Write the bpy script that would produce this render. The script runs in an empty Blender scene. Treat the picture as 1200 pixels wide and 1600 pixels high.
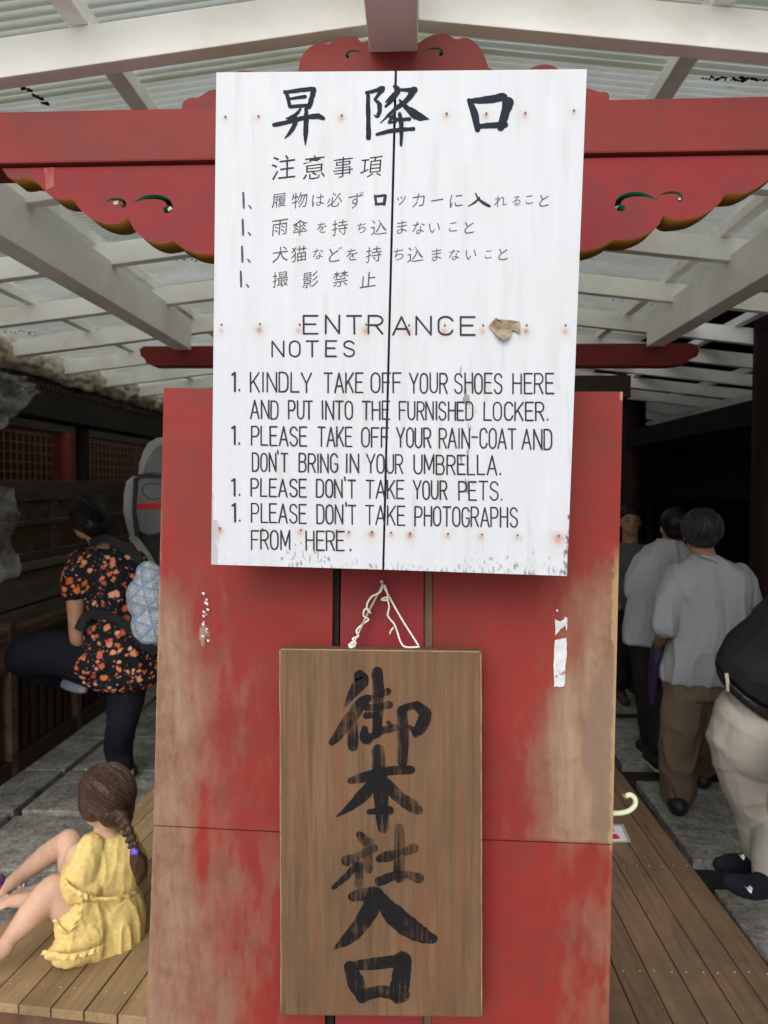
import bpy, bmesh, math, random
import numpy as np
from mathutils import Vector, Matrix, noise as mnoise
random.seed(7)
C = bpy.context.scene
COL = C.collection

# ------------------------------------------------------------------ camera
EYE = Vector((0, 0, 1.70))
YAW, PIT, FPX = math.atan(50/1200), math.atan(42/1200), 1200.0
FW = Vector((-math.sin(YAW)*math.cos(PIT), math.cos(YAW)*math.cos(PIT), -math.sin(PIT)))
RT = Vector((math.cos(YAW), math.sin(YAW), 0))
UP = RT.cross(FW)
cd = bpy.data.cameras.new('camera')
cam = bpy.data.objects.new('camera', cd); COL.objects.link(cam)
cam.matrix_world = Matrix(((RT.x, UP.x, -FW.x, EYE.x), (RT.y, UP.y, -FW.y, EYE.y), (RT.z, UP.z, -FW.z, EYE.z), (0, 0, 0, 1)))
cd.sensor_fit = 'VERTICAL'; cd.sensor_height = 36; cd.lens = 27
cd.clip_start = 0.05; cd.clip_end = 500
cd.dof.use_dof = True; cd.dof.focus_distance = 1.4; cd.dof.aperture_fstop = 7.0
C.camera = cam

# ------------------------------------------------------------------ sky, sun, exposure
w = bpy.data.worlds.new('World'); C.world = w; w.use_nodes = True
nt = w.node_tree; nt.nodes.clear()
sky = nt.nodes.new('ShaderNodeTexSky'); sky.sky_type = 'NISHITA'; sky.sun_disc = False
SUN_EL, SUN_AZ = math.radians(34), math.radians(190)      # azimuth measured clockwise from +Y: behind the photographer
sky.sun_elevation = SUN_EL; sky.sun_rotation = SUN_AZ
sky.air_density = 1.0; sky.dust_density = 4.0; sky.ozone_density = 1.0
hs = nt.nodes.new('ShaderNodeHueSaturation'); hs.inputs['Saturation'].default_value = 0.30
bg = nt.nodes.new('ShaderNodeBackground'); bg.inputs['Strength'].default_value = 0.15
wo = nt.nodes.new('ShaderNodeOutputWorld')
nt.links.new(sky.outputs[0], hs.inputs['Color']); nt.links.new(hs.outputs[0], bg.inputs[0]); nt.links.new(bg.outputs[0], wo.inputs[0])
sl = bpy.data.lights.new('sun', 'SUN'); sl.energy = 0.9; sl.angle = math.radians(42); sl.color = (1, .97, .93)
so = bpy.data.objects.new('sun', sl); COL.objects.link(so)
sd = Vector((math.sin(SUN_AZ)*math.cos(SUN_EL), math.cos(SUN_AZ)*math.cos(SUN_EL), math.sin(SUN_EL)))
so.rotation_euler = sd.to_track_quat('Z', 'Y').to_euler()
C.view_settings.view_transform = 'Standard'; C.view_settings.look = 'None'
C.view_settings.gamma = 1; C.view_settings.use_curve_mapping = False
C.view_settings.exposure = 0.10

# ------------------------------------------------------------------ helpers
def ray(x, y): return FW + RT*((x-600)/FPX) - UP*((y-800)/FPX)
def at(x, y, Y):
    r = ray(x, y); return EYE + r*(Y/r.y)
def atz(x, y, Z):
    r = ray(x, y); return EYE + r*((Z-EYE.z)/r.z)
def proj(p):
    d = Vector(p)-EYE; k = FPX/d.dot(FW); return 600+d.dot(RT)*k, 800-d.dot(UP)*k
class Plane:
    """a flat face of the place: a point and the normal that looks at the street"""
    def __init__(s, p, n): s.p = Vector(p); s.n = Vector(n).normalized()
    def on(s, x, y, off=0.0):
        r = ray(x, y); p = s.p + s.n*off
        return EYE + r*((p-EYE).dot(s.n)/r.dot(s.n))
def tag(o, label=None, cat=None, group=None, kind=None):
    if label: o['label'] = label
    if cat: o['category'] = cat
    if group: o['group'] = group
    if kind: o['kind'] = kind
    return o
def thing(name, label, cat, loc=(0, 0, 0), rz=0, group=None):
    o = bpy.data.objects.new(name, None); COL.objects.link(o); o.empty_display_size = .1
    o.location = loc; o.rotation_euler.z = rz
    return tag(o, label, cat, group)
def wmat(o):
    m = Matrix.LocRotScale(o.location, o.rotation_euler, o.scale)
    return (wmat(o.parent) @ m) if o.parent else m
def link(name, me, mat, parent=None, world=True, smooth=False):
    """link a mesh; its vertices are in world coordinates when world is set and get moved into the parent's space"""
    if parent is not None and world:
        me.transform(wmat(parent).inverted())
    if mat is not None:
        for m in (mat if isinstance(mat, (list, tuple)) else [mat]): me.materials.append(m)
    if smooth:
        me.polygons.foreach_set('use_smooth', [True]*len(me.polygons))
    me.update()
    o = bpy.data.objects.new(name, me); COL.objects.link(o)
    if parent is not None: o.parent = parent
    return o
def from_bm(name, bm, mat, parent=None, world=True, smooth=False):
    me = bpy.data.meshes.new(name); bmesh.ops.recalc_face_normals(bm, faces=bm.faces); bm.to_mesh(me); bm.free()
    return link(name, me, mat, parent, world, smooth)
def pydata(name, vs, fs, mat, parent=None, world=True, smooth=False):
    me = bpy.data.meshes.new(name); me.from_pydata([tuple(v) for v in vs], [], fs)
    return link(name, me, mat, parent, world, smooth)
def hexa(bm, c8, bevel=0.0):
    """box from 8 corners: four of the bottom ring, then four of the top ring"""
    v = [bm.verts.new(c) for c in c8]
    fs = [bm.faces.new([v[i] for i in q]) for q in ((3, 2, 1, 0), (4, 5, 6, 7), (0, 1, 5, 4), (1, 2, 6, 5), (2, 3, 7, 6), (3, 0, 4, 7))]
    if bevel:
        es = list({e for f in fs for e in f.edges})
        bmesh.ops.bevel(bm, geom=es, offset=bevel, segments=2, profile=.6, affect='EDGES')
def bx(bm, x0, x1, y0, y1, z0, z1, bevel=0.0):
    hexa(bm, [(x0, y0, z0), (x1, y0, z0), (x1, y1, z0), (x0, y1, z0), (x0, y0, z1), (x1, y0, z1), (x1, y1, z1), (x0, y1, z1)], bevel)
def box(name, x0, x1, y0, y1, z0, z1, mat, parent=None, bevel=.003, world=True):
    bm = bmesh.new(); bx(bm, x0, x1, y0, y1, z0, z1, bevel); return from_bm(name, bm, mat, parent, world)
def slab(name, fl, fr, tl, tr, d, mat, parent=None, bevel=.002):
    """board whose front face has corners fl fr (bottom) tl tr (top) and depth vector d"""
    d = Vector(d); bm = bmesh.new()
    hexa(bm, [fl, fr, Vector(fr)+d, Vector(fl)+d, tl, tr, Vector(tr)+d, Vector(tl)+d], bevel); return from_bm(name, bm, mat, parent)
def tube(name, pts, rad, mat, parent=None, sides=8, sm=True, closed_ends=True, rings=None):
    pts = [Vector(p) for p in pts]; n = len(pts)
    rad = rad if isinstance(rad, (list, tuple)) else [rad]*n
    vs, fs = [], []; up = Vector((0, 0, 1)); prev = None
    for i, p in enumerate(pts):
        t = (pts[min(i+1, n-1)]-pts[max(i-1, 0)]).normalized()
        a = prev - t*prev.dot(t) if prev is not None else (t.cross(up) if abs(t.z) < .95 else t.cross(Vector((1, 0, 0))))
        a.normalize(); prev = a; b = t.cross(a)
        for k in range(sides):
            an = 2*math.pi*k/sides; vs.append(p+(a*math.cos(an)+b*math.sin(an))*rad[i])
    for i in range(n-1):
        for k in range(sides):
            k2 = (k+1) % sides; fs.append((i*sides+k, i*sides+k2, (i+1)*sides+k2, (i+1)*sides+k))
    fs.append(tuple(range(sides))[::-1]); fs.append(tuple((n-1)*sides+k for k in range(sides)))
    return pydata(name, vs, fs, mat, parent, smooth=sm)
def smooth_path(pts, n=8):
    """Catmull-Rom through the points (tuples of any length)"""
    P = [np.array(p, float) for p in pts]
    if len(P) < 3: n = max(n, 4)
    P = [2*P[0]-P[1]] + P + [2*P[-1]-P[-2]]; out = []
    for i in range(1, len(P)-2):
        for k in range(n):
            t = k/n; a, b, c, d = P[i-1:i+3]
            out.append(.5*((2*b)+(-a+c)*t+(2*a-5*b+4*c-d)*t*t+(-a+3*b-3*c+d)*t**3))
    out.append(P[-2]); return out
def fbm(x, y, z=0, o=4):
    return mnoise.fractal(Vector((x, y, z)), 1.0, 2.0, o)
def sst(a, b, x):
    t = max(0, min(1, (x-a)/(b-a))); return t*t*(3-2*t)

# ------------------------------------------------------------------ materials
class NT:
    def __init__(s, name):
        s.m = bpy.data.materials.new(name); s.m.use_nodes = True; s.t = s.m.node_tree; s.t.nodes.clear()
        s.out = s.n('ShaderNodeOutputMaterial')
    def n(s, t, **k):
        o = s.t.nodes.new(t)
        for a, b in k.items(): setattr(o, a, b)
        return o
    def l(s, a, b): s.t.links.new(a, b)
    def coords(s, stretch=(1, 1, 1), rnd=True):
        tc = s.n('ShaderNodeTexCoord'); mp = s.n('ShaderNodeMapping'); mp.inputs['Scale'].default_value = stretch
        s.l(tc.outputs['Object'], mp.inputs['Vector'])
        if rnd:
            oi = s.n('ShaderNodeObjectInfo'); mu = s.n('ShaderNodeMath', operation='MULTIPLY'); mu.inputs[1].default_value = 37.0
            s.l(oi.outputs['Random'], mu.inputs[0]); s.l(mu.outputs[0], mp.inputs['Location'])
        return mp.outputs[0]
    def noise(s, vec, scale, detail=5, rough=.6, dist=0):
        n = s.n('ShaderNodeTexNoise'); n.inputs['Scale'].default_value = scale; n.inputs['Detail'].default_value = detail
        n.inputs['Roughness'].default_value = rough; n.inputs['Distortion'].default_value = dist; s.l(vec, n.inputs['Vector']); return n.outputs[0]
    def ramp(s, fac, stops):
        r = s.n('ShaderNodeValToRGB'); e = r.color_ramp.elements
        while len(e) < len(stops): e.new(.5)
        for i, (p, c) in enumerate(stops):
            e[i].position = p; e[i].color = tuple(c)+(1,) if isinstance(c, (tuple, list)) else (c, c, c, 1)
        s.l(fac, r.inputs[0]); return r.outputs[0]
    def mix(s, fac, a, b, mode='MIX'):
        m = s.n('ShaderNodeMix', data_type='RGBA', blend_type=mode)
        for v, i in ((fac, 0), (a, 6), (b, 7)):
            if isinstance(v, (int, float)): m.inputs[i].default_value = v
            elif isinstance(v, tuple): m.inputs[i].default_value = v+(1,)
            else: s.l(v, m.inputs[i])
        return m.outputs[2]
    def attr(s, name):
        a = s.n('ShaderNodeAttribute'); a.attribute_name = name; return a
    def bump(s, h, st, dist=.01):
        b = s.n('ShaderNodeBump'); b.inputs['Strength'].default_value = st; b.inputs['Distance'].default_value = dist
        s.l(h, b.inputs['Height']); return b.outputs[0]
    def fin(s, col, rough=.6, normal=None, **k):
        p = s.n('ShaderNodeBsdfPrincipled')
        if isinstance(col, tuple): p.inputs['Base Color'].default_value = col+(1,)
        else: s.l(col, p.inputs['Base Color'])
        if isinstance(rough, float): p.inputs['Roughness'].default_value = rough
        else: s.l(rough, p.inputs['Roughness'])
        if normal is not None: s.l(normal, p.inputs['Normal'])
        p.inputs['Specular IOR Level'].default_value = .22
        for a, b in k.items(): p.inputs[a].default_value = b
        s.l(p.outputs[0], s.out.inputs[0]); s.p = p; return s.m
def sc(c, k): return tuple(min(1, v*k) for v in c)
def pm(name, base, rough=.6, var=.25, scale=6, stretch=(1, 1, 1), bump=.15, dirt=None, dscale=2.5, dlo=.5, dhi=.7, bdist=.004, **k):
    t = NT(name); v = t.coords(stretch)
    n1 = t.noise(v, scale); c = t.ramp(n1, [(.3, sc(base, 1-var)), (.7, sc(base, 1+var))])
    if dirt:
        v2 = t.coords((1, 1, 1)); n2 = t.noise(v2, dscale, 6, .65); f = t.ramp(n2, [(dlo, 0.0), (dhi, 1.0)]); c = t.mix(f, c, dirt)
    return t.fin(c, rough, t.bump(n1, bump, bdist), **k)

M = {}
M['timber'] = pm('white_timber', (.89, .89, .88), .45, .07, 3, (1, 1, 1), .08, (.66, .62, .55), 2.6, .50, .82)
M['red'] = pm('red_paint', (.205, .022, .019), .55, .16, 3.5, (1, 1, 3), .08, (.125, .028, .022), 4, .42, .78)
M['redpink'] = pm('worn_red_paint', (.225, .023, .026), .65, .14, 3.5, (1, 1, 1), .1, (.14, .035, .034), 6, .45, .78)
M['ochre'] = pm('ochre_edge_paint', (.32, .15, .02), .6, .15, 10)
M['green'] = pm('green_swirl_paint', (.015, .13, .07), .6, .25, 40)
M['cream'] = pm('cream_chips', (.5, .45, .33), .7, .3, 60)
M['ink'] = pm('sign_black_paint', (.010, .014, .028), .7, .3, 60)
M['letter'] = pm('letter_grey_black_paint', (.030, .031, .040), .7, .25, 50)
M['letter_faded'] = pm('faded_letter_paint', (.075, .08, .092), .7, .35, 60)
M['nail'] = pm('rusty_nail', (.13, .06, .03), .6, .3, 300)
M['dark'] = pm('dark_stained_wood', (.018, .012, .010), .6, .4, 8, (1, 1, 6), .2)
M['darkred'] = pm('dark_red_lacquer', (.035, .010, .008), .5, .3, 8)
M['rail'] = pm('brown_rail_wood', (.13, .07, .045), .6, .35, 14, (1, 1, .15))
M['grayW'] = pm('dull_grey_beam', (.045, .038, .033), .7, .3, 8, (1, 1, 1))
M['cord'] = pm('white_plastic_cord', (.72, .71, .66), .35, .12, 90)
M['black'] = pm('black_gap', (.008, .008, .008), .8, .2, 5)
def deckmat(name, base, dirt):
    t = NT(name); v = t.coords((22, .9, 22)); n1 = t.noise(v, 2.2, 6, .65, .6)
    c = t.ramp(n1, [(.25, sc(base, .62)), (.5, base), (.75, sc(base, 1.3))])
    v3 = t.coords((5, .7, 5)); n3 = t.noise(v3, 3, 3, .5, .8); c = t.mix(t.ramp(n3, [(.60, 0.0), (.68, .6)]), c, sc(base, .5))
    v2 = t.coords((1, 1, 1), False); n2 = t.noise(v2, 3.2, 6, .7); c = t.mix(t.ramp(n2, [(.38, 0.0), (.70, .9)]), c, dirt); n5 = t.noise(t.coords((16, 5, 16)), 4, 5, .8); c = t.mix(t.ramp(n5, [(.60, 0.0), (.72, .7)]), c, sc(base, .28))
    oi = t.n('ShaderNodeObjectInfo'); c = t.mix(1.0, c, t.ramp(oi.outputs['Random'], [(0, .78), (1, 1.12)]), 'MULTIPLY')
    return t.fin(c, .6, t.bump(n1, .3, .003))
M['deckL'] = deckmat('deck_wood_worn', (.37, .245, .125), (.23, .16, .095))
M['deckR'] = deckmat('deck_wood_brown', (.180, .112, .068), (.095, .068, .046))
def stonemat(name='paving_granite', k=1.45):
    t = NT(name); v = t.coords(); n1 = t.noise(v, 55, 6, .8); n2 = t.noise(v, 5, 4, .6)
    c = t.ramp(n1, [(.30, (.045*k, .043*k, .04*k)), (.46, (.17*k, .165*k, .15*k)), (.60, (.24*k, .235*k, .215*k)), (.78, (.40*k, .39*k, .36*k))])
    c = t.mix(1.0, c, t.ramp(n2, [(.3, .55), (.7, 1.15)]), 'MULTIPLY'); n4 = t.noise(v, 17, 5, .75); c = t.mix(1.0, c, t.ramp(n4, [(.36, .62), (.5, 1.0), (.66, 1.3)]), 'MULTIPLY')
    h = t.noise(v, 22, 6, .75)
    return t.fin(c, .75, t.bump(h, .5, .009))
M['stone'] = stonemat()
M['joint'] = pm('wet_joint_soil', (.022, .02, .018), .8, .4, 30, bump=.5)
def sheetmat():
    t = NT('corrugated_roof_sheet'); v = t.coords((1, 1, 1)); n1 = t.noise(v, 3, 6, .7); v2 = t.coords((.5, 6, 1)); n2 = t.noise(v2, 5, 4, .7)
    c = t.mix(t.ramp(n1, [(.40, 0.0), (.66, .8)]), (.93, .95, .89), (.72, .72, .54)); sx = t.n('ShaderNodeSeparateXYZ'); t.l(v, sx.inputs[0]); wm_ = t.n('ShaderNodeMath', operation='MULTIPLY'); wm_.inputs[1].default_value = 2*math.pi/.032; t.l(sx.outputs[1], wm_.inputs[0]); sn = t.n('ShaderNodeMath', operation='SINE'); t.l(wm_.outputs[0], sn.inputs[0]); c = t.mix(t.ramp(sn.outputs[0], [(.1, .0), (.9, .75)]), c, (.40, .42, .33)); c = t.mix(t.ramp(n2, [(.63, 0.0), (.72, .85)]), c, (.10, .06, .035))
    p = t.n('ShaderNodeBsdfPrincipled'); t.l(c, p.inputs['Base Color']); p.inputs['Roughness'].default_value = .5
    tr = t.n('ShaderNodeBsdfTranslucent'); t.l(c, tr.inputs['Color'])
    mx = t.n('ShaderNodeMixShader'); mx.inputs[0].default_value = .85; t.l(p.outputs[0], mx.inputs[1]); t.l(tr.outputs[0], mx.inputs[2])
    t.l(mx.outputs[0], t.out.inputs[0]); return t.m
M['sheet'] = sheetmat()
def signmat():
    t = NT('white_sign_paint'); v = t.coords((1, 1, 1), False); vs = t.coords((16, 16, 1.3), False)
    n = t.noise(vs, 3, 5, .6); n2 = t.noise(v, 5, 5, .6)
    c = t.ramp(n, [(.25, (.53, .56, .60)), (.75, (.585, .615, .655))]); c = t.mix(t.ramp(n2, [(.5, 0.0), (.8, .4)]), c, (.50, .525, .55))
    a = t.attr('stain'); sp = t.n('ShaderNodeSeparateColor'); t.l(a.outputs['Color'], sp.inputs[0])
    c = t.mix(sp.outputs[0], c, (.42, .17, .045)); c = t.mix(sp.outputs[1], c, (.075, .07, .06)); c = t.mix(sp.outputs[2], c, (.40, .41, .41))
    return t.fin(c, .42, t.bump(n, .15, .002))
M['sign'] = signmat()
def panelmat():
    t = NT('weathered_red_board'); v = t.coords((1, 1, 1), False); vs = t.coords((9, 9, 1.2), False)
    n = t.noise(v, 4, 5, .6); ns = t.noise(vs, 4, 5, .7); nf = t.noise(v, 70, 4, .7)
    c = t.ramp(n, [(.3, (.20, .019, .016)), (.7, (.265, .030, .024))]); c = t.mix(t.ramp(ns, [(.55, 0.0), (.8, .5)]), c, (.155, .045, .032))
    a = t.attr('stain'); sp = t.n('ShaderNodeSeparateColor'); t.l(a.outputs['Color'], sp.inputs[0])
    def grit(ch, amt=.16):
        m = t.n('ShaderNodeMath', operation='MULTIPLY_ADD'); t.l(nf, m.inputs[0]); m.inputs[1].default_value = amt
        s2 = t.n('ShaderNodeMath', operation='SUBTRACT'); t.l(ch, s2.inputs[0]); s2.inputs[1].default_value = amt*.5; t.l(s2.outputs[0], m.inputs[2])
        m3 = t.n('ShaderNodeMath', operation='MULTIPLY', use_clamp=True); t.l(m.outputs[0], m3.inputs[0]); t.l(t.ramp(ch, [(.02, 0.0), (.12, 1.0)]), m3.inputs[1]); return m3.outputs[0]
    wood = t.mix(t.ramp(n, [(.35, 0.0), (.65, .30)]), t.ramp(ns, [(.25, (.17, .11, .065)), (.5, (.29, .205, .135)), (.8, (.40, .31, .215))]), (.21, .08, .05))
    mid_ = t.ramp(sp.outputs[0], [(0, 0.0), (.25, .75), (.6, .9)]); c = t.mix(mid_, c, (.215, .065, .042)); c = t.mix(grit(sp.outputs[0]), c, wood); ng = t.noise(v, 9, 6, .7); c = t.mix(t.ramp(ng, [(.48, 0.0), (.74, .55)]), c, (.12, .045, .032)); c = t.mix(grit(sp.outputs[1], .15), c, (.200, .138, .100)); c = t.mix(sp.outputs[2], c, (.36, .235, .12))
    return t.fin(c, .55, t.bump(nf, .12, .002))
M['panel'] = panelmat()
def woodsign(name, base):
    t = NT(name); v = t.coords((34, 34, 1.5), False); n = t.noise(v, 2.4, 7, .7, .3); v1 = t.coords((1.2, 1.2, .5), False); n1 = t.noise(v1, 5, 4, .6)
    c = t.ramp(n, [(.25, sc(base, .55)), (.5, base), (.75, sc(base, 1.35))]); c = t.mix(t.ramp(n1, [(.38, 0.0), (.70, .75)]), c, sc(base, .58))
    v3 = t.coords((14, 14, .8), False); n3 = t.noise(v3, 4, 2, .5); c = t.mix(t.ramp(n3, [(.55, 0.0), (.66, .6)]), c, (.17, .070, .038))
    return t.fin(c, .62, t.bump(n, .35, .002))
M['plank'] = woodsign('old_brown_plank', (.162, .094, .051))
M['plank_edge'] = pm('plank_light_edge', (.30, .20, .11), .6, .3, 30)
def inkwood(sh=0.0):
    """brush ink on the plank, worn off along the grain so that wood shows through"""
    t = NT('worn_brush_ink' if not sh else 'faint_brush_ink'); v = t.coords((45, 45, 1.6), False); n = t.noise(v, 2, 5, .7); v1 = t.coords((1, 1, 1), False); n1 = t.noise(v1, 14, 3, .6)
    ad = t.n('ShaderNodeMath', operation='ADD'); t.l(n, ad.inputs[0]); t.l(n1, ad.inputs[1])
    a = t.ramp(ad.outputs[0], [(.42-sh, .96), (.50-sh, .82), (.575-sh, .30)])   # ramp input clamps at 1: halve first
    h = t.n('ShaderNodeMath', operation='MULTIPLY'); h.inputs[1].default_value = .5; t.l(ad.outputs[0], h.inputs[0]); t.l(h.outputs[0], a.node.inputs[0])
    p = t.n('ShaderNodeBsdfPrincipled'); p.inputs['Base Color'].default_value = (.010, .010, .012, 1); p.inputs['Roughness'].default_value = .8; p.inputs['Specular IOR Level'].default_value = .15
    tp = t.n('ShaderNodeBsdfTransparent'); mx = t.n('ShaderNodeMixShader'); t.l(a, mx.inputs[0]); t.l(tp.outputs[0], mx.inputs[1]); t.l(p.outputs[0], mx.inputs[2]); t.l(mx.outputs[0], t.out.inputs[0])
    return t.m
M['inkwood'] = inkwood(); M['inkfaint'] = inkwood(.05)
def plasticmat(name, col, alpha):
    t = NT(name); v = t.coords(); n = t.noise(v, 9, 5, .7, 1.0); f = t.ramp(n, [(.4, alpha*.5), (.62, min(1, alpha*1.7))])
    p = t.n('ShaderNodeBsdfPrincipled'); p.inputs['Base Color'].default_value = col+(1,); p.inputs['Roughness'].default_value = .25
    tp = t.n('ShaderNodeBsdfTransparent'); mx = t.n('ShaderNodeMixShader'); t.l(f, mx.inputs[0]); t.l(tp.outputs[0], mx.inputs[1]); t.l(p.outputs[0], mx.inputs[2]); t.l(mx.outputs[0], t.out.inputs[0]); return t.m
M['plastic'] = plasticmat('hazy_plastic_sheet', (.45, .46, .46), .24)
M['wrap'] = pm('dusty_cream_wrap', (.60, .55, .46), .3, .25, 14, (1, 1, 1), .4, (.26, .17, .09), 7, .45, .7)
def glassmat():
    t = NT('dusty_window_glass'); tp = t.n('ShaderNodeBsdfTransparent'); tp.inputs[0].default_value = (.72, .71, .68, 1)
    g = t.n('ShaderNodeBsdfGlossy'); g.inputs['Roughness'].default_value = .04; g.inputs[0].default_value = (.8, .8, .8, 1)
    fr = t.n('ShaderNodeFresnel'); fr.inputs[0].default_value = 1.3
    mu = t.n('ShaderNodeMath', operation='MULTIPLY'); mu.inputs[1].default_value = .45; t.l(fr.outputs[0], mu.inputs[0])
    mx = t.n('ShaderNodeMixShader'); t.l(mu.outputs[0], mx.inputs[0]); t.l(tp.outputs[0], mx.inputs[1]); t.l(g.outputs[0], mx.inputs[2]); t.l(mx.outputs[0], t.out.inputs[0]); return t.m
M['glass'] = glassmat()

# ------------------------------------------------------------------ ground and paving
box('ground', -60, 60, -40, 80, -.30, -.045, M['joint'], None, 0)['kind'] = 'structure'
pav = thing('pavement', None, None); pav['kind'] = 'structure'
def prnd(a): return random.uniform(-a, a)
slab_meshes = {}
ys = [-.93+.5975*k for k in range(20)]
xs = [-2.77, -2.08, -1.42, -.75, -.08, .60, 1.24, 1.80]
for j in range(len(ys)-1):
    for i in range(len(xs)-1):
        g = .021; sh = (.21 if j % 2 else 0) if xs[i] > .5 else 0
        x0, x1 = xs[i]+g+prnd(.006), xs[i+1]-g+prnd(.006); y0, y1 = ys[j]+g*1.1+sh+prnd(.008), ys[j+1]-g*1.1+sh+prnd(.008); z = prnd(.006)
        o = box('paving_slab', x0, x1, y0, y1, -.06, z, M['stone'], pav, .008)
# ------------------------------------------------------------------ the canopy over the entrance
XC = -.05
SLOPE = .118; RB = 2.711
def rz_(x): return RB - SLOPE*abs(x-XC)
can = thing('entrance_canopy', 'white timber canopy frame with corrugated sheets over the shrine entrance', 'canopy', (XC, 1.7, 0))
bm = bmesh.new(); bx(bm, XC-.052, XC+.052, 1.42, 9.3, 2.632, 2.79, .004)
from_bm('ridge_beam', bm, M['timber'], can)
RY = [1.70+.67*k for k in range(12)]
for y in RY:
    for s in (-1, 1):
        x0, x1 = XC+s*.0535, XC+s*3.0
        d = .048; h = .088; yy = y+prnd(.01); e = prnd(.006)
        bm = bmesh.new()
        a, b = (x0, x1) if s > 0 else (x1, x0)
        za, zb = rz_(a), rz_(b)
        hexa(bm, [(a, yy, za+e*(s < 0)), (b, yy, zb), (b, yy+d, zb), (a, yy+d, za), (a, yy, za+h), (b, yy, zb+h), (b, yy+d, zb+h), (a, yy+d, za+h)], .003)
        from_bm('rafter', bm, M['timber'], can)
for s in (-1, 1):
    for q, dx in enumerate((.70, 1.24, 1.84, 2.44, 2.93)):
        x = XC+s*dx; zt = RB+.088-SLOPE*dx+.0015
        for k in range(-1, len(RY)-1):   # noggings laid in lengths from rafter to rafter
            bm = bmesh.new(); bx(bm, x-.024, x+.024, (RY[k] if k >= 0 else 1.42)+.012, RY[k+1]+.009, zt, zt+.042, .003); from_bm('purlin', bm, M['timber'], can)
# side beams resting on the second crossbeam
for s in (-1, 1):
    xi = s*1.21; xo = s*1.30; a, b = min(xi, xo), max(xi, xo)
    bm = bmesh.new(); bx(bm, a, b, 1.80, 4.12, 2.428, 2.59, .004); from_bm('side_beam', bm, M['timber'], can)
    xi, xo = s*2.55, s*2.66; a, b = min(xi, xo), max(xi, xo)
    bm = bmesh.new(); bx(bm, a, b, 1.5, 9.3, 2.27, 2.40, .004); from_bm('eave_beam', bm, M['timber'], can)
# corrugated sheets, 32 mm pitch, running down the slope
def sheet(y0, ny, xa, xb, s):
    P = .032; seg = 8; vs, fs = [], []
    n = ny*seg
    for i in range(n+1):
        y = y0+i*P/seg; dz = .0065*math.cos(2*math.pi*i/seg)
        for x in (xa, xb):
            X = XC+s*x; vs.append((X, y, RB+.088+.0435-SLOPE*x+.006+dz))
    for i in range(n): fs.append((2*i, 2*i+1, 2*i+3, 2*i+2))
    return vs, fs
for s in (-1, 1):
    y = 1.42; k = 0
    while y < 9.2:
        xe = 3.05 if (s < 0 or y < 3.3) else 1.55
        zoff = .0035*(k % 2)
        vs, fs = sheet(y, 20, .03, xe, s); vs = [(a, b, c+zoff) for a, b, c in vs]
        pydata('roof_sheet', vs, fs, M['sheet'], can, smooth=True); y += .032*19.0; k += 1
bm = bmesh.new()
hexa(bm, [(XC-.12, 1.42, 2.862), (XC+.12, 1.42, 2.862), (XC+.12, 9.2, 2.862), (XC-.12, 9.2, 2.862), (XC-.05, 1.42, 2.887), (XC+.05, 1.42, 2.887), (XC+.05, 9.2, 2.887), (XC-.05, 9.2, 2.887)])
from_bm('ridge_cap', bm, M['sheet'], can)

# ------------------------------------------------------------------ red gate: post, lintel, brackets, crest, second crossbeam
gate = thing('red_gate_frame', 'red painted gate frame with carved scalloped brackets under its lintel', 'gate', (-.07, 1.6, 0))
YL = 1.665
LZ0, LZ1 = at(330, 250, YL).z, at(330, 168, YL).z
box('lintel', -2.6, 2.6, YL, YL+.11, LZ0, LZ1, M['red'], gate, .004)
box('post', -.150, .012, 1.520, 1.664, .02, 2.385, M['red'], gate, .006)
box('post', -.13, .03, 4.10, 4.22, 0, 2.34, M['red'], gate, .006)
def cut_board(name, outline, holes, y, th, mats, parent, hole_mat=2):
    """a board sawn to an outline (points in x,z), with openings, standing at depth y"""
    cu = bpy.data.curves.new(name, 'CURVE'); cu.dimensions = '2D'; cu.fill_mode = 'BOTH'; cu.extrude = th/2
    for pts in [outline]+holes:
        sp = cu.splines.new('POLY'); sp.points.add(len(pts)-1); sp.use_cyclic_u = True
        for q, (a, b) in zip(sp.points, pts): q.co = (a, b, 0, 1)
    tmp = bpy.data.objects.new('tmp', cu); COL.objects.link(tmp)
    dg = bpy.context.evaluated_depsgraph_get(); me = bpy.data.meshes.new_from_object(tmp.evaluated_get(dg))
    COL.objects.unlink(tmp); bpy.data.objects.remove(tmp)
    me.transform(Matrix(((1, 0, 0, 0), (0, 0, -1, y+th/2), (0, 1, 0, 0), (0, 0, 0, 1))))
    me.materials.clear()
    for m in mats: me.materials.append(m)
    boxes = [(min(a for a, b in h)-.002, max(a for a, b in h)+.002, min(b for a, b in h)-.002, max(b for a, b in h)+.002) for h in holes]
    bm = bmesh.new(); bm.from_mesh(me); bmesh.ops.remove_doubles(bm, verts=bm.verts, dist=1e-5); bmesh.ops.recalc_face_normals(bm, faces=bm.faces)
    for f in bm.faces:
        f.material_index = 0
        if abs(f.normal.y) < .5:
            c = f.calc_center_median(); f.material_index = 1
            for b in boxes:
                if b[0] < c.x < b[1] and b[2] < c.z < b[3]: f.material_index = hole_mat
    bm.to_mesh(me); bm.free()
    return link(name, me, None, parent)
def px2xz(pts, Y): return [((at(x, y, Y)).x, (at(x, y, Y)).z) for x, y in pts]
def arcs(knots, bul=.22, n=7):
    """scalloped edge: each stretch between knots bulges to its right-hand side"""
    out = []
    for (a, b) in zip(knots[:-1], knots[1:]):
        dx, dy = b[0]-a[0], b[1]-a[1]
        for k in range(n):
            t = k/n; h = bul*4*t*(1-t); out.append((a[0]+dx*t-dy*h, a[1]+dy*t+dx*h))
    out.append(knots[-1]); return out
YB = YL+.012
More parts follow.
